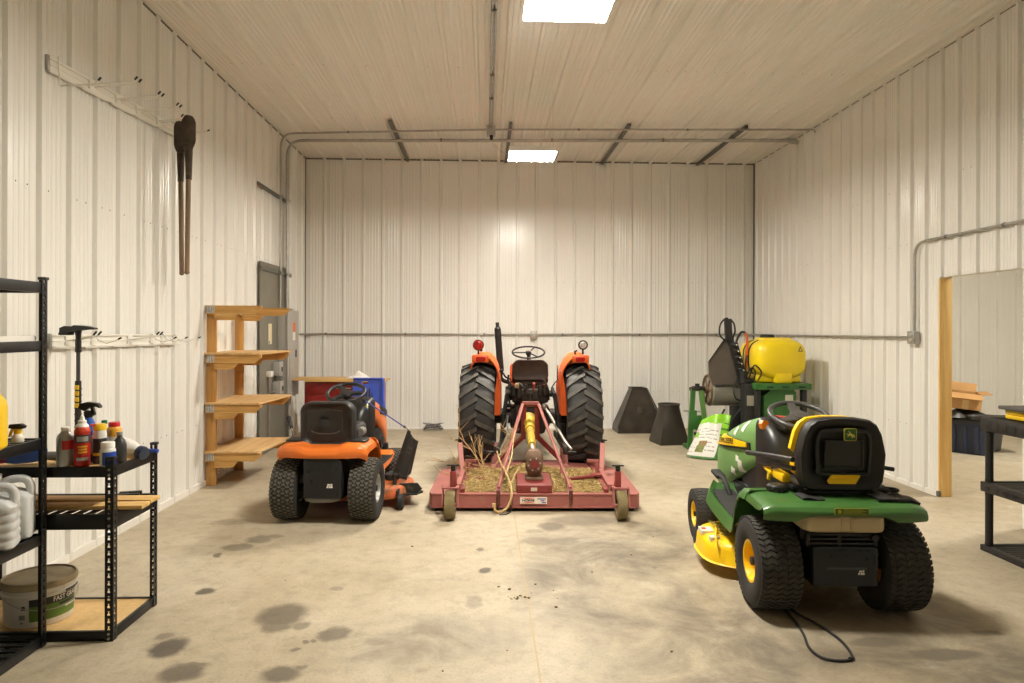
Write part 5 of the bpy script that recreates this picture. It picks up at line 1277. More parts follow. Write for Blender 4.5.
q = MB(); q.sell((-.145, -.26, .955), (.028, .02, .03), .8, .8); q.build('breather_cap', mat('tan_cap', srgb(150, 126, 92), .7), t)
for s in (-1, 1):
    q = MB(); q.bar((s*.24, -.13, .90), (s*.25, -.42, .86), .03, .06); q.tube([(s*.25, -.42, .87), (s*.285, -.46, .62), (s*.30, -.52, .42)], .022, 10); q.cyl((s*.285, -.46, .54), (s*.285, -.46, .68), .03, n=12); q.build('lift_arm', BLKST, t)
    q = MB(); q.bar((s*.27, -.05, .42), (s*.34, -.78, .36), .022, .055); q.sell((s*.34, -.79, .36), (.03, .04, .045), .8, .8); q.build('lower_link', GREASE, t)
    q = MB(); q.cyl((s*.31, -.80, .34), (s*.44, -.80, .34), .014, n=10); q.build('hitch_pin', BLKST, t)
q = MB(); q.tube([(.15, -.2, .72), (.20, -.30, .66), (.26, -.45, .56), (.345, -.62, .42), (.40, -.74, .36)], .016, 10, sub=3); q.sell((.15, -.22, .73), (.03, .03, .035), 1, 1); q.build('stabiliser_rod', mat('pale_steel_rod', (.40, .37, .32), .45, .6), t)
q = MB(); q.cyl((0, -.24, .60), (0, -.34, .60), .018, n=14); q.build('output_shaft', GREASE, t)
# fenders
for s in (-1, 1):
    cs = [(.632, 1.165), (.626, 1.205), (.590, 1.265), (.555, 1.290), (.49, 1.295), (.44, 1.285), (.395, 1.235), (.362, 1.165), (.345, 1.08), (.338, .98), (.335, .85), (.333, .70), (.333, .635)]
    def fen(u, v, s=s, cs=cs):
        k = u*(len(cs)-1); i = min(int(k), len(cs)-2); f = k-i; x = cs[i][0]+(cs[i+1][0]-cs[i][0])*f; z = cs[i][1]+(cs[i+1][1]-cs[i][1])*f
        y = -.24+.82*v; top = max(0, min(1, (z-.9)/.35))
        drop = top*(.42*max(0, v-.45)**2*2.2+.10*max(0, .22-v)/.22*.5)
        y += (.10*(1-min(1, (z-.62)/.6)))*(1-v)-.02*(1-v)
        return (s*x, y, z-drop)
    q = MB(); q.sheet(fen, 36, 22, .012*s); fe = q.build('fender', TRED, t, angle=50)
    q = MB(); q.b2((min(s*.445, s*.628), -.275, 1.20), (max(s*.445, s*.628), -.235, 1.285), .018); q.build('lamp_bracket', TRED, fe)
    q = MB(); q.sell((s*.532, -.279, 1.240), (.050, .014, .025), .4, .4); q.build('tail_lamp', REDLENS, fe)
    q = MB()
    for bx, bz in ((.35, .66), (.35, .90), (.36, 1.10)): q.cyl((s*(bx-.012), -.12, bz), (s*(bx-.028), -.12, bz), .014, n=8)
    q.build('bolt_heads', DKSTEEL, fe)['kind'] = 'stuff'
    q = MB(); q.prism([(s*.330, .63), (s*.400, .63), (s*.392, .80), (s*.372, .96), (s*.345, 1.10), (s*.338, 1.10)], (0, -.205, 0), (1, 0, 0), (0, 0, 1), -.010); q.build('rear_flange', TRED, fe)
    q = MB(); q.prism([(-.05, 0), (.05, 0), (.05, .03), (-.05, .03)], (s*.36, -.15, .62), (1, 0, 0), (0, 0, 1), -.5); q.build('foot_rest', BLKST, t)
q = MB(); q.lathe([(0, -.03), (.046, -.03), (.055, -.02), (.056, .012), (.05, .022), (.03, .030), (0, .032)], (-.565, -.12, 1.385), (0, -1, 0), n=26); wl_ = q.build('warning_lamp', REDLENS, t)
q = MB(); q.torus((-.565, -.135, 1.385), .055, .006, (0, 1, 0), n=30, k=8); q.torus((-.565, -.15, 1.385), .026, .003, (0, 1, 0), n=24, k=6); q.build('lamp_rim', BLKST, wl_)
q = MB(); q.cyl((-.565, -.12, 1.285), (-.565, -.12, 1.34), .010, n=10); q.box((-.535, -.12, 1.33), (.03, .03, .03), .006); q.build('lamp_stalk', BLKST, t)
q = MB(); q.lathe([(0, -.035), (.038, -.032), (.052, -.012), (.054, .010), (.048, .014)], (.575, -.12, 1.390), (0, -1, 0), n=26); wk = q.build('work_lamp', BLKST, t)
q = MB(); q.lathe([(.047, .010), (.03, .018), (0, .02)], (.575, -.12, 1.390), (0, -1, 0), n=24); q.build('lens', CLEARL, wk)
q = MB()
for k in (-1, 0, 1): q.bar((.575+.018*k, -.139, 1.350), (.575+.018*k, -.139, 1.430), .0025, .0025); q.bar((.535, -.139, 1.390+.018*k), (.615, -.139, 1.390+.018*k), .0025, .0025)
q.build('lens_grid', BLKST, wk)
q = MB(); q.cyl((.575, -.12, 1.29), (.575, -.12, 1.345), .010, n=10); q.tube([(.49, -.14, 1.285), (.485, -.15, 1.32), (.51, -.15, 1.33)], .012, 8); q.build('lamp_stalk', BLKST, t)
# seat
q = MB(); q.loft([[(x*k, y-.10*(z-1.0), 1.115+(z-1.115)*k) for x, z in [(a*(1-.16*max(0, (b-1.16)/.07)), b) for a, b in rrect(.200, .112, .055, 6, 0, 1.115)]] for y, k in ((-.105, .86), (-.118, .96), (-.105, 1.0), (-.06, 1.0), (-.035, .93))]); q.build('seat_back', SEATBR, t, angle=50)
q = MB(); q.loft([[(x, y, z) for x, z in rrect(w, .04, .03, 5, 0, 1.0)] for y, w in ((-.08, .17), (-.04, .20), (.26, .20), (.32, .17))]); q.b2((-.12, -.05, .86), (.12, .24, .965), .02); q.build('seat_cushion', SEATBR, t)
q = MB(); 
for x in (-.10, .10): q.cyl((x, -.128, 1.17), (x, -.118, 1.17), .010, n=10)
q.build('seat_bolts', BLKST, t)
# steering wheel, dash, hood
q = MB(); q.T = Matrix.Translation((-.005, .60, 1.285)) @ Euler((R(19), 0, 0)).to_matrix().to_4x4()
q.torus((0, 0, 0), .192, .0105, n=44, k=8); q.lathe([(.03, -.03), (.035, 0), (.03, .012), (0, .016)], n=18)
for a in (65, 185, 305): q.cyl((0, 0, -.005), (math.cos(R(a))*.19, math.sin(R(a))*.19, 0), .008, n=8)
q.build('steering_wheel', BLKST, t)
q = MB(); q.box((0, .595, 1.305), (.05, .012, .03), .004, (20, 0, 0)); q.build('gauge_card', mat('pale_plastic', (.66, .63, .57), .5), t)
q = MB(); q.cyl((0, .78, 1.02), (0, .60, 1.28), .024, n=12); q.b2((-.18, .66, .80), (.18, .86, 1.10), .03); q.build('dash_console', BLKST, t)
q = MB(); q.loft([[(x-.0, y, z) for x, z in rrect(w, (z1-z0)/2, .05, 5, 0, (z0+z1)/2)] for y, w, z0, z1 in ((.70, .222, .86, 1.135), (.80, .228, .80, 1.145), (1.3, .225, .76, 1.12), (1.75, .21, .70, 1.10), (1.86, .19, .68, 1.04))]); q.build('hood', TRED, t)
q = MB(); q.b2((-.18, 1.855, .70), (.18, 1.885, 1.02), .01); q.build('grille', BLKST, t)
q = MB(); q.cyl((-.345, 1.04, 1.03), (-.385, 1.02, 1.56), .042, n=20); q.lathe([(.042, 0), (.034, .02), (.022, .03)], (-.385, 1.02, 1.56), (-.075, -.03, 1), n=18, cap=False); q.cyl((-.386, 1.02, 1.575), (-.390, 1.02, 1.645), .022, n=16); q.tube([(-.345, 1.04, 1.05), (-.335, 1.05, .93), (-.22, 1.08, .88)], .026, 12, sub=4); q.build('exhaust', BLKST, t)
q = MB(); q.tube([(.235, .02, .90), (.27, -.02, .96), (.305, -.03, 1.0), (.305, -.03, 1.13)], .006, 8); lv = q.build('hand_lever', BLKST, t)
q = MB(); q.cyl((.305, -.03, 1.125), (.305, -.03, 1.165), .010, n=10); q.build('lever_knob', mat('tan_knob', srgb(180, 150, 90), .5), lv)
q = MB(); q.tube([(-.21, .02, 1.0), (-.27, .0, 1.03), (-.31, -.02, 1.09)], .010, 8); q.sell((-.315, -.02, 1.10), (.02, .02, .022), 1, 1); q.build('hand_lever', BLKST, t)
q = MB(); q.tube([(-.18, -.1, .94), (-.24, -.12, .97), (-.235, -.1, 1.06)], .012, 8, sub=4); q.b2((-.27, -.12, .78), (-.19, .02, .93), .015); q.b2((-.28, -.1, .70), (-.2, .0, .74), .01); q.build('battery_box', BLKST, t)
q = MB(); q.tube([(-.24, -.12, .62), (-.25, -.16, .52), (-.23, -.2, .44)], .007, 8, sub=4); q.build('hose', mat('pale_blue_hose', srgb(130, 160, 180), .5), t)

# ------------------------------------------------------------------ rotary cutter
CUTR = mat('faded_cutter_red', srgb(160, 96, 88), .62, 0, var=.12, scale=5, dirt=srgb(166, 128, 96), dirt_amt=.30, dscale=6)
CUTD = mat('cutter_dark_red', srgb(128, 50, 46), .55, 0, var=.15, scale=7, dirt=srgb(120, 80, 62), dirt_amt=.2)
RUSTY = mat('rusty_brown', srgb(96, 52, 40), .8, 0, var=.3, scale=16, dirt=srgb(132, 96, 66), dirt_amt=.35)
DUSTW = mat('dusty_wheel', srgb(126, 112, 78), .9, 0, var=.25, scale=14, dirt=srgb(88, 78, 52), dirt_amt=.4)
CT = .150
t = thing('rotary_cutter', 'faded red rotary cutter on two small wheels hitched behind the tractor', 'mower', (.430, 5.83, 0), -2.0)
HW = .905
q = MB()
dkp = [(-HW+.03, 0), (HW-.03, 0), (HW, .05), (HW, .95), (HW-.20, 1.40), (HW-.42, 1.52), (-HW+.42, 1.52), (-HW+.20, 1.40), (-HW, .95), (-HW, .05)]
q.prism(dkp, (0, 0, CT-.008), (1, 0, 0), (0, 1, 0), .010)
def wallstrip(a, b, z0=.035, z1=CT):
    q.loft([[(a[0], a[1], z0), (b[0], b[1], z0), (b[0], b[1], z1), (a[0], a[1], z1)], [(a[0]*.992, a[1]*.99+.006, z0), (b[0]*.992, b[1]*.99+.006, z0), (b[0]*.992, b[1]*.99+.006, z1), (a[0]*.992, a[1]*.99+.006, z1)]])
for a, b in zip(dkp, dkp[1:]+dkp[:1]): wallstrip(a, b)
q.b2((-HW+.02, -.012, .032), (HW-.02, .004, .044), .003); q.b2((-HW+.02, -.006, CT-.012), (HW-.02, .02, CT+.004), .004)
deck = q.build('deck', CUTR, t)
q = MB()
for x in (-.62, .62): q.b2((x-.02, .04, CT+.001), (x+.02, 1.36, CT+.034), .003)
q.b2((-.60, .50, CT+.001), (.60, .55, CT+.036), .003); q.build('stiffening_rail', CUTD, t)
q = MB(); q.b2((-HW+.05, .02, .0), (-HW+.075, 1.0, .05), .004); q.b2((HW-.075, .02, .0), (HW-.05, 1.0, .05), .004); q.build('skid_shoe', BLKST, t)
# sticker
q = MB(); q.b2((-.125, -.0145, .070), (.105, -.012, .128)); stk = q.build('maker_sticker', mat('sticker_white', srgb(226, 214, 200), .5), deck)
q = MB(); q.prism([(-.120, .074), (.010, .124), (.010, .074), (-.120, .124)], (0, -.0148, 0), (1, 0, 0), (0, 0, 1), -.0006)
q = MB(); q.prism([(-.120, .122), (-.055, .108), (.01, .122)], (0, -.0145, 0), (1, 0, 0), (0, 0, 1), .0012); q.prism([(-.120, .076), (.01, .076), (-.055, .090)], (0, -.0145, 0), (1, 0, 0), (0, 0, 1), .0012); q.build('sticker_red_field', mat('sticker_salmon', srgb(214, 112, 96), .5), deck)
letters('HOWSE', .026, (-.055, -.0152, .099), (1, 0, 0), (0, 0, 1), mat('sticker_black', (.03, .03, .035), .5), 'lettering', deck, .0004, .105, .0012)
BLUS = mat('sticker_blue_print', srgb(90, 104, 160), .5)
for k, (x0, x1) in enumerate(((.022, .095), (.05, .085), (.06, .098))):
    q = MB(); q.b2((x0, -.0156, .108-.015*k), (x1, -.0142, .117-.015*k)); q.build('sticker_blue_line', BLUS, deck)
# gauge wheels on forks behind the deck
for s, yy in ((-1, -.235), (1, -.235)):
    cx = s*.703
    q = MB(); tyre_mesh(q, (cx, yy, .118), .118, .086, .055, 'none', .0, n=44, crown=.02); w_ = q.build('tail_wheel', [DUSTW, DUSTW], t)
    q = MB(); rim_mesh(q, (cx, yy, .118), .056, .086, s, hub=.018); q.build('rim', RUSTY, w_)
    q = MB()
    for d in (-.062, .062): q.bar((cx+d, yy-.01, .10), (cx+d, yy+.04, .255), .012, .06, (0, 1, 0))
    q.b2((cx-.070, yy-.0, .242), (cx+.070, yy+.085, .258), .004); q.cyl((cx-.075, yy, .118), (cx+.075, yy, .118), .011, n=10); q.build('wheel_fork', CUTR, t)
    q = MB(); q.b2((cx-.024+s*-.02, yy+.03, .25), (cx+.024+s*-.02, yy+.08, .385), .005); q.prism([(0, .0), (.20, .0), (.03, .16)], (cx+s*-.03, yy+.08, CT+.02), (0, 1, 0), (0, 0, 1), .012); q.b2((cx-.03, yy+.07, CT), (cx+.03, .14, CT+.05), .004); q.build('wheel_post', CUTD, t)
    q = MB(); q.cyl((cx+s*-.02, yy+.055, .38), (cx+s*-.02, yy+.055, .435), .020, n=12); q.cyl((cx+s*-.02-.05, yy+.055, .43), (cx+s*-.02+.05, yy+.055, .43), .006, n=8); q.build('post_pin', BLKST, t)
    # forward post of the wheel arm
    q = MB(); q.bar((s*.655, .62, CT), (s*.705, .90, .43), .045, .045); q.bar((s*.66, .10, CT+.04), (s*.655, .70, CT+.06), .04, .04); q.bar((s*.62, .70, CT+.02), (s*.62, .70, .30), .03, .03); q.bar((s*.53, .70, .30), (s*.64, .70, .30), .025, .025); q.build('wheel_arm', CUTR, t)
    q = MB(); q.cyl((s*.703, .90, .42), (s*.706, .905, .475), .022, n=12); q.cyl((s*.66, .905, .465), (s*.75, .905, .465), .006, n=8); q.build('arm_pin', BLKST, t)
# gearbox on its raised seat
q = MB(); q.b2((-.152, .015, CT), (.152, .52, CT+.072), .006); gs = q.build('gearbox_seat', CUTD, t)
q = MB(); q.b2((-.032, .0125, CT+.022), (.022, .0165, CT+.052)); q.build('plate_label', mat('plate_label', srgb(206, 188, 170), .5), gs)
q = MB(); q.cyl((-.12, .012, CT+.036), (-.12, .02, CT+.036), .008, n=8); q.cyl((.12, .012, CT+.036), (.12, .02, CT+.036), .008, n=8); q.build('seat_bolts', RUSTY, gs)
GC = mat('gearbox_cast', srgb(120, 94, 74), .7, .1, var=.2, scale=12, dirt=srgb(160, 130, 96), dirt_amt=.35)
q = MB(); q.b2((-.075, .20, CT+.072), (.085, .42, CT+.095), .006); q.loft([[(x+.005, .305+y, z) for x, y in rrect(w, d, .03, 5)] for z, w, d in ((.24, .055, .065), (.28, .062, .07), (.31, .076, .085), (.42, .078, .085), (.45, .066, .075), (.475, .045, .055))]); q.cyl((.005, .20, .365), (.005, .24, .365), .066, n=26)
gb = q.build('gearbox', GC, t)
q = MB(); q.cyl((.005, .188, .365), (.005, .202, .365), .040, n=22); q.build('bearing_cap', CUTD, gb)
for k in range(6):
    a = 2*PI*k/6+.2; q = MB(); q.cyl((.005+.053*math.cos(a), .192, .365+.053*math.sin(a)), (.005+.053*math.cos(a), .202, .365+.053*math.sin(a)), .008, n=6); q.build('cap_bolt', mat('bolt_pale_%d' % k, (.5, .46, .4), .5, .6), gb)
# driveline
PTOY = mat('guard_yellow', srgb(190, 160, 48), .55, 0, dirt=srgb(130, 108, 58), dirt_amt=.5)
q = MB(); q.cyl((.002, .38, .42), (-.005, .60, .47), .026, n=14); q.cyl((-.012, 1.25, .60), (-.016, 1.40, .615), .026, n=14); pt_ = q.build('driveline', mat('shaft_steel', (.42, .40, .36), .5, .6, dirt=srgb(140, 120, 90), dirt_amt=.4), t)
q = MB(); q.cyl((-.004, .58, .465), (-.009, 1.02, .555), .040, n=18); q.cyl((-.009, 1.0, .55), (-.011, 1.16, .585), .052, n=18); q.lathe([(.052, 0), (.056, .04), (.075, .12), (.082, .16), (.078, .16), (.05, .06)], (-.011, 1.15, .582), (-.012, .98, .2), n=20, cap=False); q.build('shaft_guard', PTOY, pt_)
# hitch A-frame
for s in (-1, 1):
    q = MB()
    q.tube([(s*.075, 1.14, .800), (s*.31, .06, .19)], .0135, 10); q.bar((s*.31, .10, .215), (s*.31, .02, .10), .022, .05, (1, 0, 0)); q.build('frame_brace', CUTR, t)
    q = MB(); q.tube([(s*.085, 1.15, .795), (s*.265, .56, .32), (s*.275, .52, CT+.03)], .0125, 10); q.build('frame_brace', CUTR, t)
    q = MB(); q.bar((s*.068, 1.16, .79), (s*.072, 1.24, .42), .014, .05, (1, 0, 0)); q.bar((s*.07, 1.24, .45), (s*.36, 1.36, CT), .014, .05, (1, 0, 0)); q.build('mast_plate', CUTD, t)
    q = MB(); q.b2((s*.31-.016, -.022, .055), (s*.31+.016, -.001, .185), .003); q.build('brace_bracket', RUSTY, t)
    q = MB(); q.bar((s*.36, 1.32, CT), (s*.36, 1.40, .36), .016, .08, (1, 0, 0)); q.build('hitch_lug', CUTR, t)
q = MB(); q.bar((-.085, 1.145, .805), (.085, 1.145, .805), .045, .03); q.cyl((-.09, 1.17, .775), (.09, 1.17, .775), .012, n=10); q.build('mast_head', CUTR, t)
q = MB(); q.bar((.16, .36, CT+.03), (.56, .47, CT+.055), .045, .02); q.box((.60, .50, CT+.062), (.13, .08, .018), .004); q.build('cross_strap', CUTD, t)
q = MB(); q.bar((-.52, .37, CT+.05), (-.17, .33, CT+.03), .045, .02); q.build('cross_strap', CUTD, t)

# dry grass lying on the cutter
HAY = [mat('hay_%d' % k, srgb(*c), .95, 0, var=.2, scale=30) for k, c in enumerate(((178, 154, 98), (146, 122, 74), (206, 184, 128)))]
q = MB(); rr = random.Random(21)
th_ = R(-2.0)
def w2(x, y, z): return (.430+x*math.cos(th_)-y*math.sin(th_), 5.83+x*math.sin(th_)+y*math.cos(th_), z)
def hz(x, y):
    e = max(0, 1-abs(x)/.66)**.5*max(0, min(1, (y-.05)/.12))*max(0, min(1, (1.02-y)/.2))
    k = .050+.020*math.sin(9*x+2*y)+.014*math.sin(17*y-5*x)
    if abs(x) < .17 and y < .55: e *= .15
    return e*max(0, k+(.012 if x < 0 else .005))
q.mi = 1
q.sheet(lambda u, v: w2(-.64+1.28*u, .06+.95*v, CT+.003+hz(-.64+1.28*u, .06+.95*v)), 60, 40, .004)
for k in range(5200):
    x = -.68+1.34*rr.random(); y = .04+.98*rr.random()**.9
    if abs(x) > .60 and rr.random() < .5: continue
    if abs(x) < .16 and .02 < y < .54 and rr.random() < .93: continue
    z = CT+.004+hz(x, y)+.012*rr.random(); a = rr.random()*6.28; L = .02+.05*rr.random(); dz = (rr.random()-.4)*.025
    q.mi = rr.choice((0, 0, 1, 2)); q.bar(w2(x-math.cos(a)*L/2, y-math.sin(a)*L/2, z), w2(x+math.cos(a)*L/2, y+math.sin(a)*L/2, z+dz), .0028+.002*rr.random(), .002)
hay = q.build('dry_grass', HAY, smooth=False); tag(hay, 'matted dry cut grass lying on top of the red rotary cutter', 'dry grass'); hay['kind'] = 'stuff'
# branches caught on the cutter
BARK = mat('pale_branch', srgb(196, 168, 118), .85, 0, var=.2, scale=20)
TWIG = mat('dry_twig', srgb(190, 158, 110), .9, 0, var=.2, scale=20)
q = MB(); q.tube([w2(-.345, -.075, .075), w2(-.335, -.075, .030), w2(-.290, -.07, .018), w2(-.235, -.06, .05), w2(-.20, -.045, .13), w2(-.205, .02, .215), w2(-.245, .14, .30), w2(-.30, .30, .37), w2(-.33, .42, .44)], [.0125, .007], 10, sub=5)
q.tube([w2(-.345, -.075, .088), w2(-.348, -.076, .06)], .017, 8); q.tube([w2(-.245, .14, .30), w2(-.20, .30, .40), w2(-.18, .50, .52), w2(-.16, .62, .60)], [.009, .003], 8, sub=4); q.tube([w2(-.21, .04, .22), w2(-.16, .14, .30), w2(-.13, .22, .34)], [.007, .003], 8, sub=4)
tag(q.build('branch', BARK), 'long pale crooked branch hanging over the back of the red rotary cutter to the floor', 'branch')
q = MB(); q.tube([w2(-.30, -.12, .006), w2(-.235, -.10, .006), w2(-.20, -.05, .03), w2(-.185, -.02, .10)], .004, 6, sub=5); tag(q.build('dark_line', BLKRUB), 'thin dark line curling on the floor under the branch', 'cable')  # thin dark line built as a tube, curving under the branch
def brush(base, dirn, L, seed, label):
    rr = random.Random(seed); m = MB()
    def grow(p, d, L, r, lvl):
        pts = [Vector(p)]; d = Vector(d).normalized()
        for k in range(5):
            d = (d+Vector((rr.uniform(-.2, .2), rr.uniform(-.2, .2), rr.uniform(-.14, .16)))).normalized(); pts.append(pts[-1]+d*L/5)
        m.tube(pts, [r, r*.45], 6)
        if lvl:
            for k in range(4):
                b = pts[1+k]; s = rr.choice((-1, 1)); grow(b, d+Vector((rr.uniform(-.9, .9), rr.uniform(-.5, .5), rr.uniform(-.3, .7))), L*rr.uniform(.4, .65), r*.6, lvl-1)
    grow(base, dirn, L, .0075, 2); tag(m.build('dry_branch', TWIG), label, 'branch', 'dry branches on the rotary cutter')
brush(w2(-.26, .72, .19), (-1, .05, .38), .52, 3, 'dry twiggy branch reaching up left against the left tractor tire')
brush(w2(-.30, .60, .18), (-1, -.1, .12), .48, 8, 'low dry twiggy branch lying left across the cutter in front of the left tire')
brush(w2(-.38, .66, .19), (.5, .1, .75), .44, 14, 'dry twiggy branch sticking upright beside the cutter brace')
brush(w2(-.42, .50, .18), (-.45, .1, .62), .50, 19, 'dry twiggy branch with the longest upright stem left of the others')
# ================================================================== back right: hoppers, seed bag, drum machine, sprayer
HOP = mat('black_hopper_steel', srgb(66, 59, 50), .42, .35, var=.3, scale=7, dirt=srgb(112, 88, 58), dirt_amt=.30, dscale=5)
HOP2 = mat('black_funnel_plastic', srgb(54, 48, 40), .5, 0, var=.2, scale=6, dirt=srgb(92, 76, 52), dirt_amt=.22, dscale=5)
t = thing('steel_hopper', 'dark steel hopper shaped like a cut pyramid standing against the back wall', 'hopper', (2.36, 10.40, 0), 0)
q = MB()
def fr4(x0, x1, y0, y1, z): return [(x0, y0, z), (x1, y0, z), (x1, y1, z), (x0, y1, z)]
q.loft([fr4(-.36, .36, -.24, .24, 0), fr4(-.355, .355, -.24, .24, .08), fr4(-.105, .105, -.06, .20, .655)], cap=False)
q.loft([fr4(-.35, .35, -.23, .23, 0), fr4(-.345, .345, -.23, .23, .08), fr4(-.098, .098, -.053, .193, .655)], cap=False); q.build('hopper_wall', HOP, t, angle=20)
for s in (-1, 1):
    q = MB(); q.bar((s*.372, -.245, .085), (s*.112, -.065, .66), .050, .012, (s*.9, 0, .42)); q.build('edge_flange', HOP, t)
q = MB(); q.b2((-.118, -.072, .645), (.118, -.052, .668)); q.b2((-.118, .195, .645), (.118, .212, .668)); q.b2((-.118, -.06, .645), (-.10, .20, .668)); q.b2((.10, -.06, .645), (.118, .20, .668)); q.build('top_collar', HOP, t)
q = MB(); q.box((.0, -.176, .34), (.10, .004, .10), .001, (-17.4, 0, 0)); q.tube([(-.04, -.186, .30), (.0, -.168, .37), (.04, -.186, .30)], .003, 6); q.build('stamped_mark', HOP, t)
t = thing('funnel', 'black funnel with round mouth and square foot standing near the hopper', 'funnel', (2.535, 9.31, 0), 8)
def sq2c(w, d, z, f, r, n=40):
    o = []
    for k in range(n):
        a = 2*PI*k/n+PI/4; c_, s_ = math.cos(a), math.sin(a); m_ = max(abs(c_), abs(s_)); o.append(((w*c_/m_)*(1-f)+r*c_*f, (d*s_/m_)*(1-f)+r*s_*f, z))
    return o
q = MB(); S = [sq2c(.20, .20, .0, 0, .15), sq2c(.205, .205, .03, .0, .15), sq2c(.188, .188, .16, .15, .165), sq2c(.172, .172, .34, .6, .16), sq2c(.16, .16, .50, 1, .142), sq2c(.16, .16, .535, 1, .148)]
q.loft(S, cap=False); q.loft([[(x*.95, y*.95, z) for x, y, z in s_] for s_ in S], cap=False); q.build('funnel_wall', HOP2, t, angle=30)
q = MB(); q.torus((0, 0, .535), .144, .010, n=36, k=8); q.build('mouth_rim', HOP2, t)

# seed bag slumped against the machine
BAGW = mat('bag_white_print', srgb(214, 212, 204), .45); BAGT = mat('bag_text_grey', srgb(140, 140, 134), .5); BAGG = mat('bag_lime_green', srgb(134, 200, 40), .38, 0, var=.15, scale=9)
BAGD = mat('bag_dark_green', srgb(66, 120, 46), .45, 0, var=.3, scale=30); BAGP = mat('bag_photo', srgb(108, 116, 44), .5, 0, var=.4, scale=40); BAGR = mat('bag_flower', srgb(178, 92, 60), .5)
t = thing('seed_bag', 'white and lime green seed bag slumped upright on the floor by the green hood', 'bag', (2.665, 8.20, 0), -34)
q = MB(); NU, NV = 36, 44; rr = random.Random(9)
def bagp(u, v, side):
    a = u*2-1; w = .205-.03*v+.02*math.sin(3*v); th = (.085*(1-v**2.2)+.012)*max(0, 1-abs(a)**3)**.5+.004
    x = a*w+.10*v+.015*math.sin(5*v+a); z = .012+.50*v-.05*a*a*v+(.045*a*v**3)
    y = .20*v+.02*math.sin(6*a+4*v)*v-side*th*(-1)*0
    return (x, y-side*th, max(.004, z-.02*(1-v)*0))
vs = []; fs = []; ms = []
for side in (1, -1):
    base = len(vs)
    for i in range(NU+1):
        for j in range(NV+1): vs.append(bagp(i/NU, j/NV, side))
    for i in range(NU):
        for j in range(NV):
            u, v = (i+.5)/NU, (j+.5)/NV
            f = (base+i*(NV+1)+j, base+(i+1)*(NV+1)+j, base+(i+1)*(NV+1)+j+1, base+i*(NV+1)+j+1)
            if side > 0:
                m_ = 0
                if v > .80+.10*(abs(u-.62)*1.3): m_ = 2
                elif u > .80: m_ = 3 if (v < .5 or (j % 6 < 2)) else 2
                elif .22 < u < .44 and .14 < v < .30: m_ = 4
                elif .24 < u < .46 and .30 < v < .42: m_ = 5 if (i+j) % 3 == 0 else 4
                elif u < .16 and .50 < v < .62: m_ = 2
                elif (j % 4 == 0) and .48 < u < .76 and .12 < v < .7 and rr.random() > .25: m_ = 1
                elif (j % 3 == 0) and u < .5 and .46 < v < .74 and rr.random() > .35: m_ = 1
                elif (j % 5 == 0) and u < .2 and v < .45 and rr.random() > .3: m_ = 1
                elif v < .05: m_ = 3
            else: f = f[::-1]; m_ = 2
            fs.append(f); ms.append(m_)
q.v = [Vector(p) for p in vs]; q.f = [list(f) for f in fs]; q.m = ms
q.build('bag_body', [BAGW, BAGT, BAGG, BAGD, BAGP, BAGR], t, angle=60)
q = MB(); q.tube([bagp(k/20, 1., 0) for k in range(21)], .007, 6); q.build('top_seam', BAGG, t)

# machine with a grey drum, dark shield and nozzle bar
MGREEN = mat('machine_green', srgb(52, 104, 44), .45, 0, var=.1, scale=6, dirt=srgb(84, 92, 56), dirt_amt=.2)
LGREEN = mat('light_green_paint', srgb(92, 134, 66), .5, 0, var=.1, scale=6)
DRUM = mat('galvanised_drum', srgb(160, 160, 150), .45, .2, var=.08, scale=5, dirt=srgb(104, 98, 82), dirt_amt=.25)
SHD = mat('dark_rubber_shield', srgb(92, 84, 76), .6, 0, var=.1, scale=7)
MBLK = mat('machine_black', (.018, .018, .017), .55)
t = thing('drum_machine', 'green framed machine with a grey drum, dark angled shield and black nozzle bar', 'turf machine', (3.00, 8.80, 0), 0)
q = MB(); q.bar((-.31, -.08, .80), (-.355, -.08, .03), .055, .05, (0, 1, 0)); q.b2((-.36, -.12, .0), (-.30, .22, .05), .006); q.b2((-.36, -.12, .35), (-.27, -.06, .52), .006); q.build('side_frame', MGREEN, t)
q = MB(); q.bar((-.235, -.16, .78), (-.13, -.16, .02), .055, .04, (0, 1, 0)); q.bar((-.13, -.16, .03), (-.13, .5, .03), .05, .05); q.build('side_arm', LGREEN, t)
q = MB(); q.b2((-.345, -.13, .28), (-.20, -.115, .46), .004); q.build('gusset_plate', MGREEN, t)
q = MB(); q.lathe([(.0, .0), (.205, .0), (.212, .008), (.212, .02), (.208, .028), (.208, .44), (.212, .448), (.212, .46), (0, .46)], (-.085, -.0, .78), (1, 0, 0), n=48); dr = q.build('drum', DRUM, t)
q = MB(); q.torus((-.095, 0, .78), .185, .016, (1, 0, 0), n=40, k=8)
for k in range(6):
    a = 2*PI*k/6; q.bar((-.095, 0, .78), (-.095, .18*math.cos(a), .78+.18*math.sin(a)), .022, .014, (1, 0, 0))
q.cyl((-.13, 0, .78), (-.08, 0, .78), .05, n=20); q.build('end_wheel', mat('rusty_hub', srgb(120, 98, 72), .6, .3, var=.3, scale=14), dr)
q = MB(); q.cyl((-.33, 0, .79), (-.1, 0, .785), .024, n=12); q.b2((-.29, -.06, .765), (-.16, .06, .825), .012); q.cyl((-.24, -.03, .80), (-.24, -.03, .86), .03, n=12); q.b2((-.33, -.11, .78), (-.2, -.08, .81), .005); q.build('axle_bearing', GREASE, t)
q = MB(); sp = [(-.165, 1.155), (.045, 1.45), (.12, 1.43), (.225, .86), (-.11, .86), (-.155, .98)]
q.loft([[(x, -.24+.0*z, z) for x, z in sp], [(x, -.228, z) for x, z in sp]]); q.build('shield', SHD, t, angle=20)
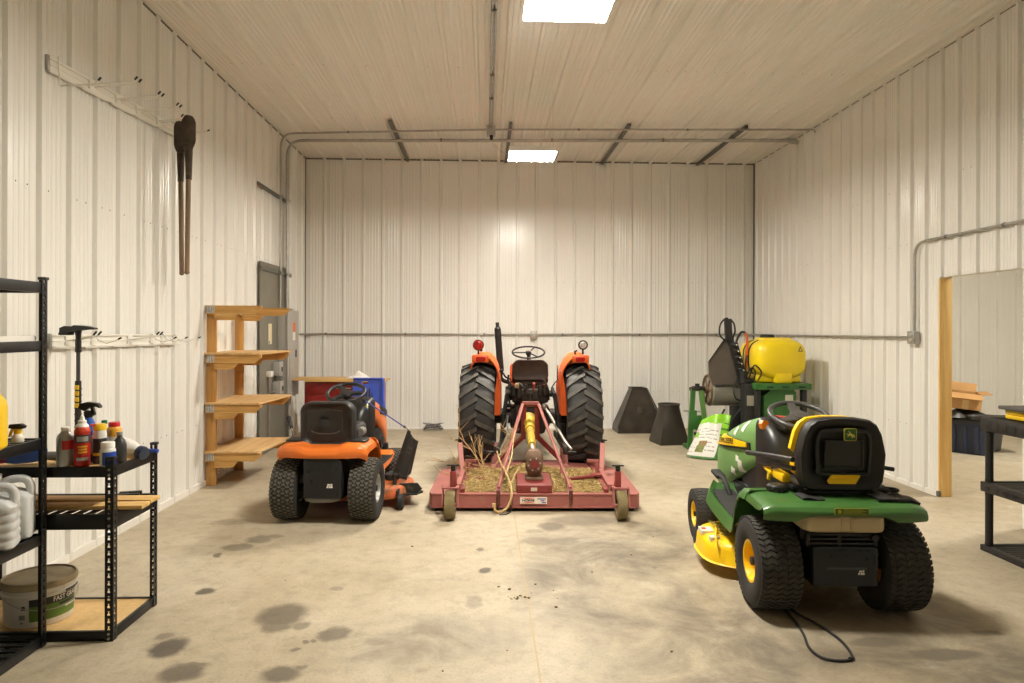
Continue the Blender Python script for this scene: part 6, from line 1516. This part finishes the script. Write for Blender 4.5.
q = MB(); q.tube([(-.162, -.246, 1.155), (.045, -.246, 1.45), (.12, -.246, 1.43)], .007, 6); q.tube([(.12, -.246, 1.43), (.225, -.246, .86), (-.11, -.246, .86)], .006, 6); q.build('shield_edge', MBLK, t)
q = MB(); q.bar((.07, -.27, 1.70), (.085, -.27, 1.44), .085, .045, (0, 1, 0)); q.bar((.095, -.27, 1.46), (.285, -.27, .76), .055, .04, (0, 1, 0)); q.bar((.165, -.29, 1.40), (.30, -.29, .92), .045, .03, (0, 1, 0)); q.bar((.28, -.26, .80), (.33, -.26, .70), .08, .05, (0, 1, 0)); nb = q.build('nozzle_bar', MBLK, t)
for k in range(7):
    f = k/6; p = Vector((.115+.135*f, -.31, 1.385-.475*f)); q = MB(); q.cyl(p, p+Vector((.035, -.04, -.012)), .018, .012, 10); q.box(p+Vector((.05, -.02, .0)), (.03, .03, .03), .006); q.build('nozzle', MBLK, nb)
    q = MB(); q.cyl(p+Vector((.037, -.042, -.012)), p+Vector((.046, -.052, -.014)), .008, n=8); q.build('nozzle_tip', mat('nozzle_pale_%d' % k, (.6, .6, .56), .4), nb)
q = MB(); q.tube([(.04, -.27, 1.42), (-.03, -.27, 1.50), (-.025, -.27, 1.62), (.03, -.27, 1.695), (.075, -.27, 1.705)], .011, 8, sub=6); q.tube([(.10, -.27, 1.695), (.15, -.27, 1.64), (.165, -.27, 1.54), (.14, -.27, 1.44), (.18, -.3, 1.30), (.235, -.3, 1.18)], .011, 8, sub=6); q.tube([(.16, -.29, 1.36), (.19, -.30, 1.46), (.235, -.30, 1.53), (.285, -.30, 1.525)], .015, 8, sub=6)
q.tube([(.19, -.30, .95), (.14, -.31, .80), (.16, -.31, .70), (.25, -.30, .67), (.31, -.29, .72)], .009, 8, sub=6); q.tube([(.06, -.2, .55), (.02, -.2, .45), (.03, -.2, .30), (.06, -.2, .14)], .014, 8, sub=5); q.tube([(.28, -.29, .68), (.22, -.3, .55), (.13, -.28, .42), (.12, -.28, .32)], .013, 8, sub=5); q.build('hose', BLKRUB, t)
q = MB(); q.tube([(.285, -.30, 1.525), (.31, -.30, 1.45), (.305, -.30, 1.25), (.29, -.30, 1.05)], .017, 10, sub=6); q.build('orange_hose', mat('orange_hose', srgb(206, 96, 40), .5), t)
q = MB(); q.b2((.16, -.18, .02), (.28, -.08, .58), .01); q.bar((-.30, -.10, .22), (.50, -.10, .20), .05, .04); q.bar((-.13, .4, .22), (.50, .4, .20), .05, .04); q.b2((-.3, .36, 0), (.5, .44, .05), .006); q.bar((.20, -.13, .50), (.10, -.10, .08), .05, .05); q.b2((.10, -.16, 0), (.5, -.06, .05), .006); q.build('base_frame', MBLK, t)
q = MB(); q.tube([(-.44, -.10, .515), (-.22, -.10, .505)], .010, 8); q.build('drawbar', SLOTMET, t)

# sprayer: yellow tank on a green stand
TANKY = mat('tank_yellow', srgb(236, 208, 18), .40, 0, var=.04, scale=3, coat=.15)
t = thing('sprayer', 'yellow spray tank on a green stand by the right wall', 'sprayer', (3.655, 8.55, 0), 0)
q = MB()
def ts(y, kx, kz):
    o = []
    for k in range(56):
        a = 2*PI*k/56; c_, s_ = math.cos(a), math.sin(a); o.append((.312*kx*math.copysign(abs(c_)**.72, c_), y, 1.155+.240*kz*math.copysign(abs(s_)**.66, s_)))
    return o
q.loft([ts(-.345, .30, .30), ts(-.338, .58, .60), ts(-.315, .80, .82), ts(-.28, .93, .94), ts(-.23, .99, .99), ts(-.18, 1, 1), ts(-.05, 1, 1), ts(-.035, .965, .965), ts(.0, .965, .965), ts(.015, 1, 1), ts(.12, 1, 1), ts(.135, .97, .97), ts(.16, .97, .97), ts(.175, 1, 1), ts(.26, .99, .99), ts(.31, .90, .92), ts(.34, .7, .7), ts(.35, .4, .4)])
tk = q.build('tank', TANKY, t, angle=55)
q = MB(); q.b2((-.25, -.25, .875), (.25, .28, .97), .03); q.b2((-.10, -.335, .87), (.11, -.20, 1.0), .025); q.build('tank_foot', TANKY, tk)
q = MB(); q.loft([[(x, y, z) for x, y in rrect(w, d, .05, 5, -.0, -.02)] for z, w, d in ((1.34, .20, .20), (1.402, .17, .17), (1.408, .15, .15))]); q.build('tank_top', TANKY, tk)
q = MB(); q.cyl((-.045, .05, 1.395), (-.045, .05, 1.435), .085, n=28); q.cyl((-.045, .05, 1.435), (-.045, .05, 1.445), .075, n=28); q.build('lid', BLKRUB, tk)
for y in (-.018, .148):
    q = MB(); q.tube([(x*1.0, yy, z) for x, yy, z in ts(y, .985, .985)], .010, 6, closed=True); q.build('strap', MBLK, tk)
def ty(x, z):   # front face of the tank at x, z
    for k in [1-.01*i for i in range(100)]:
        pass
    return 0
q = MB(); q.prism([(-.034, -.028), (.034, -.028), (0, .034)], (.20, -.322, 1.275), (1, .30, 0), (0, .10, 1), .004); wt = q.build('warning_triangle', MBLK, tk)
q = MB(); q.prism([(-.020, -.020), (.020, -.020), (0, .018)], (.20, -.3245, 1.275), (1, .30, 0), (0, .10, 1), .003); q.build('triangle_field', mat('triangle_pale', srgb(216, 206, 120), .5), tk)
q = MB(); q.b2((-.33, -.36, .845), (.32, .36, .872), .004); q.b2((-.33, -.372, .80), (.32, -.358, .872), .004); q.b2((-.342, -.36, .80), (-.328, .36, .872), .004); q.build('platform', MGREEN, t)
q = MB()
for x in (-.18, .0, .2): q.b2((x-.04, -.3735, .822), (x+.04, -.3715, .84))
q.build('platform_slots', mat('slot_dark', (.006, .006, .006), .8), t)
q = MB(); q.loft([[(x, y, z) for x, z in ((-.225, .10), (.165, .10), (.165, .76), (.13, .80), (-.14, .80), (-.225, .72))] for y in (-.30, .26)]); cb = q.build('cabinet', MGREEN, t, angle=20)
q = MB(); q.b2((.03, -.304, .655), (.125, -.3, .735)); q.build('rating_label', mat('pale_label_b', srgb(206, 206, 190), .5), cb)
q = MB(); q.prism([(-.17, .50), (-.15, .50), (-.11, .62), (-.13, .62)], (0, -.3005, 0), (1, 0, 0), (0, 0, 1), .004); q.build('vent_slot', mat('slot_dark_b', (.006, .006, .006), .8), cb)
q = MB(); q.b2((.10, -.312, .60), (.17, -.29, .64), .004); q.build('latch', MBLK, cb)
q = MB(); q.b2((-.43, -.24, .06), (-.25, -.075, .86), .012); q.cyl((-.40, -.10, .86), (-.40, -.10, 1.0), .05, n=16); q.b2((-.42, -.2, .86), (-.30, .0, .92), .015); q.tube([(-.40, -.2, .95), (-.36, -.25, 1.05), (-.30, -.22, 1.0), (-.31, -.2, .9)], .009, 7, sub=5); q.tube([(-.37, -.2, .92), (-.33, -.26, 1.08), (-.26, -.3, 1.0), (-.28, -.25, .9)], .009, 7, sub=5); q.tube([(-.41, -.2, .90), (-.45, -.3, 1.1), (-.42, -.28, 1.2)], .009, 7, sub=5); pb = q.build('pump_housing', MBLK, t)
q = MB(); q.b2((-.41, -.2445, .60), (-.30, -.2405, .72)); q.build('pump_label', mat('grey_label', srgb(160, 158, 142), .5), pb)
for x in (-.30, .26):
    for y in (-.28, .26):
        q = MB(); q.b2((x-.03, y-.03, 0), (x+.03, y+.03, .845), .004); q.build('leg', MBLK, t)

t.scale = (1.03, 1.03, 1.04)
# ================================================================== right side: far bay and the resin shelf
RESIN = mat('dark_resin', srgb(33, 30, 27), .55, 0, var=.12, scale=14, dirt=srgb(70, 64, 52), dirt_amt=.12)
t = thing('storage_tote', 'dark blue plastic tote on the floor of the bay beyond the opening', 'storage tote', (6.36, 8.63, 0), 0)
t.rotation_euler = (0, 0, R(-52))
NAVY = mat('navy_tote', srgb(34, 42, 64), .42, 0, var=.15, scale=6)
q = MB(); q.loft([[(x, y, z) for x, y in rrect(w, d, .05, 5)] for z, w, d in ((0, .20, .34), (.01, .215, .355), (.36, .245, .385), (.362, .262, .402), (.40, .264, .404))])
for k in range(-2, 3): q.b2((-.262, k*.13-.03, .03), (-.21, k*.13+.03, .36), .012)
for k in (-1, 0, 1): q.b2((k*.13-.03, -.40, .03), (k*.13+.03, -.33, .36), .012)
q.build('body', NAVY, t, angle=30)
q = MB(); q.loft([[(x, y, z) for x, y in rrect(w, d, .05, 5)] for z, w, d in ((.395, .275, .415), (.43, .275, .415), (.445, .25, .39))]); q.build('lid', RESIN, t)
q = MB(); q.sheet(lambda u, v: (-.29+.50*u, -.22+.42*v, .012+(.13*math.sin(PI*min(1, u*1.05))**.5*math.sin(PI*v)**.4)*(.75+.25*math.sin(9*u+3*v))+.012*math.sin(21*u+2)*math.sin(17*v)), 26, 20, -.004)
tag(place(q.build('trash_bag', mat('black_bag', srgb(40, 37, 32), .38, 0, bump=.6, bscale=30)), (6.20, 8.58, .444), -12), 'crumpled black bag lying on the blue tote', 'bag')
q = MB(); q.prism([(-.36, -.14), (.34, -.16), (.40, -.06), (.38, .13), (-.34, .15)], (0, 0, 0), (1, 0, 0), (0, 1, 0), .035); q.tube([(.1, -.155, .03), (.3, -.15, .05), (.41, -.03, .06), (.36, .12, .05)], .016, 8, sub=5)
tag(place(q.build('tool_pouch', RESIN), (6.42, 8.36, .447), -6), 'flat black pouch on the tote lid in front of the black bag', 'pouch')
CARD = mat('cardboard', srgb(190, 146, 92), .8, 0, var=.06, scale=6)
t = thing('cardboard_box', 'open cardboard box tilted on top of the black bag', 'box', (6.12, 8.56, .575), -18)
t.rotation_euler = (R(4), R(6), R(-22))
q = MB(); th_ = .006
q.b2((-.19, -.15, 0), (.19, .15, th_)); q.b2((-.19, -.15, 0), (.19, -.15+th_, .20)); q.b2((-.19, .15-th_, 0), (.19, .15, .20)); q.b2((-.19, -.15, 0), (-.19+th_, .15, .20)); q.b2((.19-th_, -.15, 0), (.19, .15, .20)); q.build('body', CARD, t)
for (a, b, c_, d) in (((-.19, -.15, .20), (.19, -.15, .20), (.17, -.245, .145), (-.17, -.245, .145)), ((-.19, .15, .20), (.19, .15, .20), (.2, .20, .30), (-.2, .20, .30)), ((.19, -.15, .20), (.19, .15, .20), (.30, .14, .22), (.30, -.14, .22)), ((-.19, -.15, .20), (-.19, .15, .20), (-.17, .14, .30), (-.17, -.14, .30))):
    q = MB(); q.sheet(lambda u, v: tuple(Vector(a).lerp(Vector(b), u).lerp(Vector(d).lerp(Vector(c_), u), v)), 2, 2, .005); q.build('flap', CARD, t)
q = MB(); q.b2((-.02, -.1525, .0), (.05, -.1498, .12)); q.build('tape', mat('tan_tape', srgb(206, 176, 124), .4), t)

t = thing('resin_shelf', 'dark resin shelving unit standing at the right edge of the picture', 'shelving unit', (3.53, 3.72, 0), 0)
W, D = .64, 1.01
for zt, h in ((.946, .095), (.49, .07), (.042, .042)):
    q = MB(); fr = .045
    q.b2((0, 0, zt-h), (fr, D, zt), .006); q.b2((W-fr, 0, zt-h), (W, D, zt), .006); q.b2((fr, 0, zt-h), (W-fr, fr, zt), .006); q.b2((fr, D-fr, zt-h), (W-fr, D, zt), .006)
    n = 22
    for k in range(n): q.b2((fr-.005, fr+(D-2*fr)*(k+.15)/n, zt-.020), (W-fr+.005, fr+(D-2*fr)*(k+.80)/n, zt-.006))
    for k in range(5): q.b2((fr+(W-2*fr)*(k+.5)/5-.012, fr-.005, zt-.032), (fr+(W-2*fr)*(k+.5)/5+.012, D-fr+.005, zt-.012))
    for k in range(12): q.b2((-.003, .06+k*.078, zt-h+.012), (.004, .06+k*.078+.05, zt-.022), .003)
    sh = q.build('shelf', RESIN, t)
    if abs(zt-.49) < .01:
        q = MB()
        for k in range(3): q.torus((-.003, D-.24-.05*k, zt-.035), .015, .004, (1, 0, 0), n=16, k=6)
        q.build('embossed_mark', RESIN, sh)
for px in (.038, W-.038):
    for py in (.04, D-.04):
        for z0, z1 in ((.04, .42), (.49, .852)):
            q = MB(); q.lathe([(.024, z0), (.027, z0+.01), (.025, z0+.03), (.025, z1-.03), (.027, z1-.01), (.024, z1)], (px, py, 0), n=18); q.build('post', RESIN, t)
t = thing('tool_case', 'yellow and grey tool case on top of the dark resin shelf', 'tool case', (3.64, 4.20, .947), 0)
q = MB(); q.b2((0, 0, 0), (.36, .44, .030), .008); q.b2((0, 0, .033), (.36, .44, .062), .008); q.build('body', YEL, t)
q = MB(); q.b2((-.03, -.02, .063), (.40, .47, .088), .008); q.build('lid', mat('grey_case_lid', (.085, .08, .072), .5), t)
q = MB(); q.b2((-.008, .15, .02), (.002, .25, .05), .003); q.build('latch', BLKPL, t)

# crumbs of dried mud on the floor
q = MB(); rr = random.Random(31)
spots = [(.199, 3.973), (.17, 3.95), (.23, 3.98), (.068, 4.102), (.134, 4.099), (.312, 4.155), (.388, 4.055), (.433, 3.918), (.422, 3.819), (.676, 4.36), (.25, 4.05), (-.2, 3.1), (1.0, 4.7), (.9, 3.3), (.1, 3.3), (-.5, 4.9), (1.3, 5.1), (-1.2, 4.3)]
for x, y in spots:
    for k in range(4 if x in (.199, .17, .23) else 1):
        r_ = .003+.006*rr.random(); q.sell((x+.03*rr.uniform(-1, 1), y+.03*rr.uniform(-1, 1), r_*.45), (r_*1.3, r_, r_*.55), 1, 1, (0, 0, rr.random()*180), 8, 5)
o = q.build('dirt_crumbs', mat('mud_crumb', srgb(108, 92, 58), .95, 0, var=.3, scale=40)); tag(o, 'scattered crumbs of dried mud on the open concrete floor', 'dirt'); o['kind'] = 'stuff'
# ================================================================== camera and look
sc = bpy.context.scene
cam = bpy.data.cameras.new('camera'); co = bpy.data.objects.new('camera', cam); COL.objects.link(co)
cam.sensor_fit = 'HORIZONTAL'; cam.sensor_width = 36; cam.lens = 683/1024*36
cam.shift_x = -.466/1024; cam.shift_y = -(341.5-329.188)/1024
cam.clip_start = .05; cam.clip_end = 60
co.matrix_world = Matrix.Translation((0, 0, 1.56)) @ Euler((0, 0, R(-2.31244))).to_matrix().to_4x4() @ Euler((PI/2, 0, 0)).to_matrix().to_4x4() @ Euler((0, 0, R(.18323))).to_matrix().to_4x4()
sc.camera = co
w = bpy.data.worlds.new('world'); w.use_nodes = True; sc.world = w
w.node_tree.nodes['Background'].inputs['Color'].default_value = (1, .9, .75, 1)
w.node_tree.nodes['Background'].inputs['Strength'].default_value = .02
sc.view_settings.view_transform = 'Standard'; sc.view_settings.look = 'None'
sc.view_settings.exposure = 0; sc.view_settings.gamma = 1
sc.view_settings.use_curve_mapping = False
try:
    sc.cycles.use_denoising = True
    sc.cycles.max_bounces = 12; sc.cycles.diffuse_bounces = 8
except Exception: pass
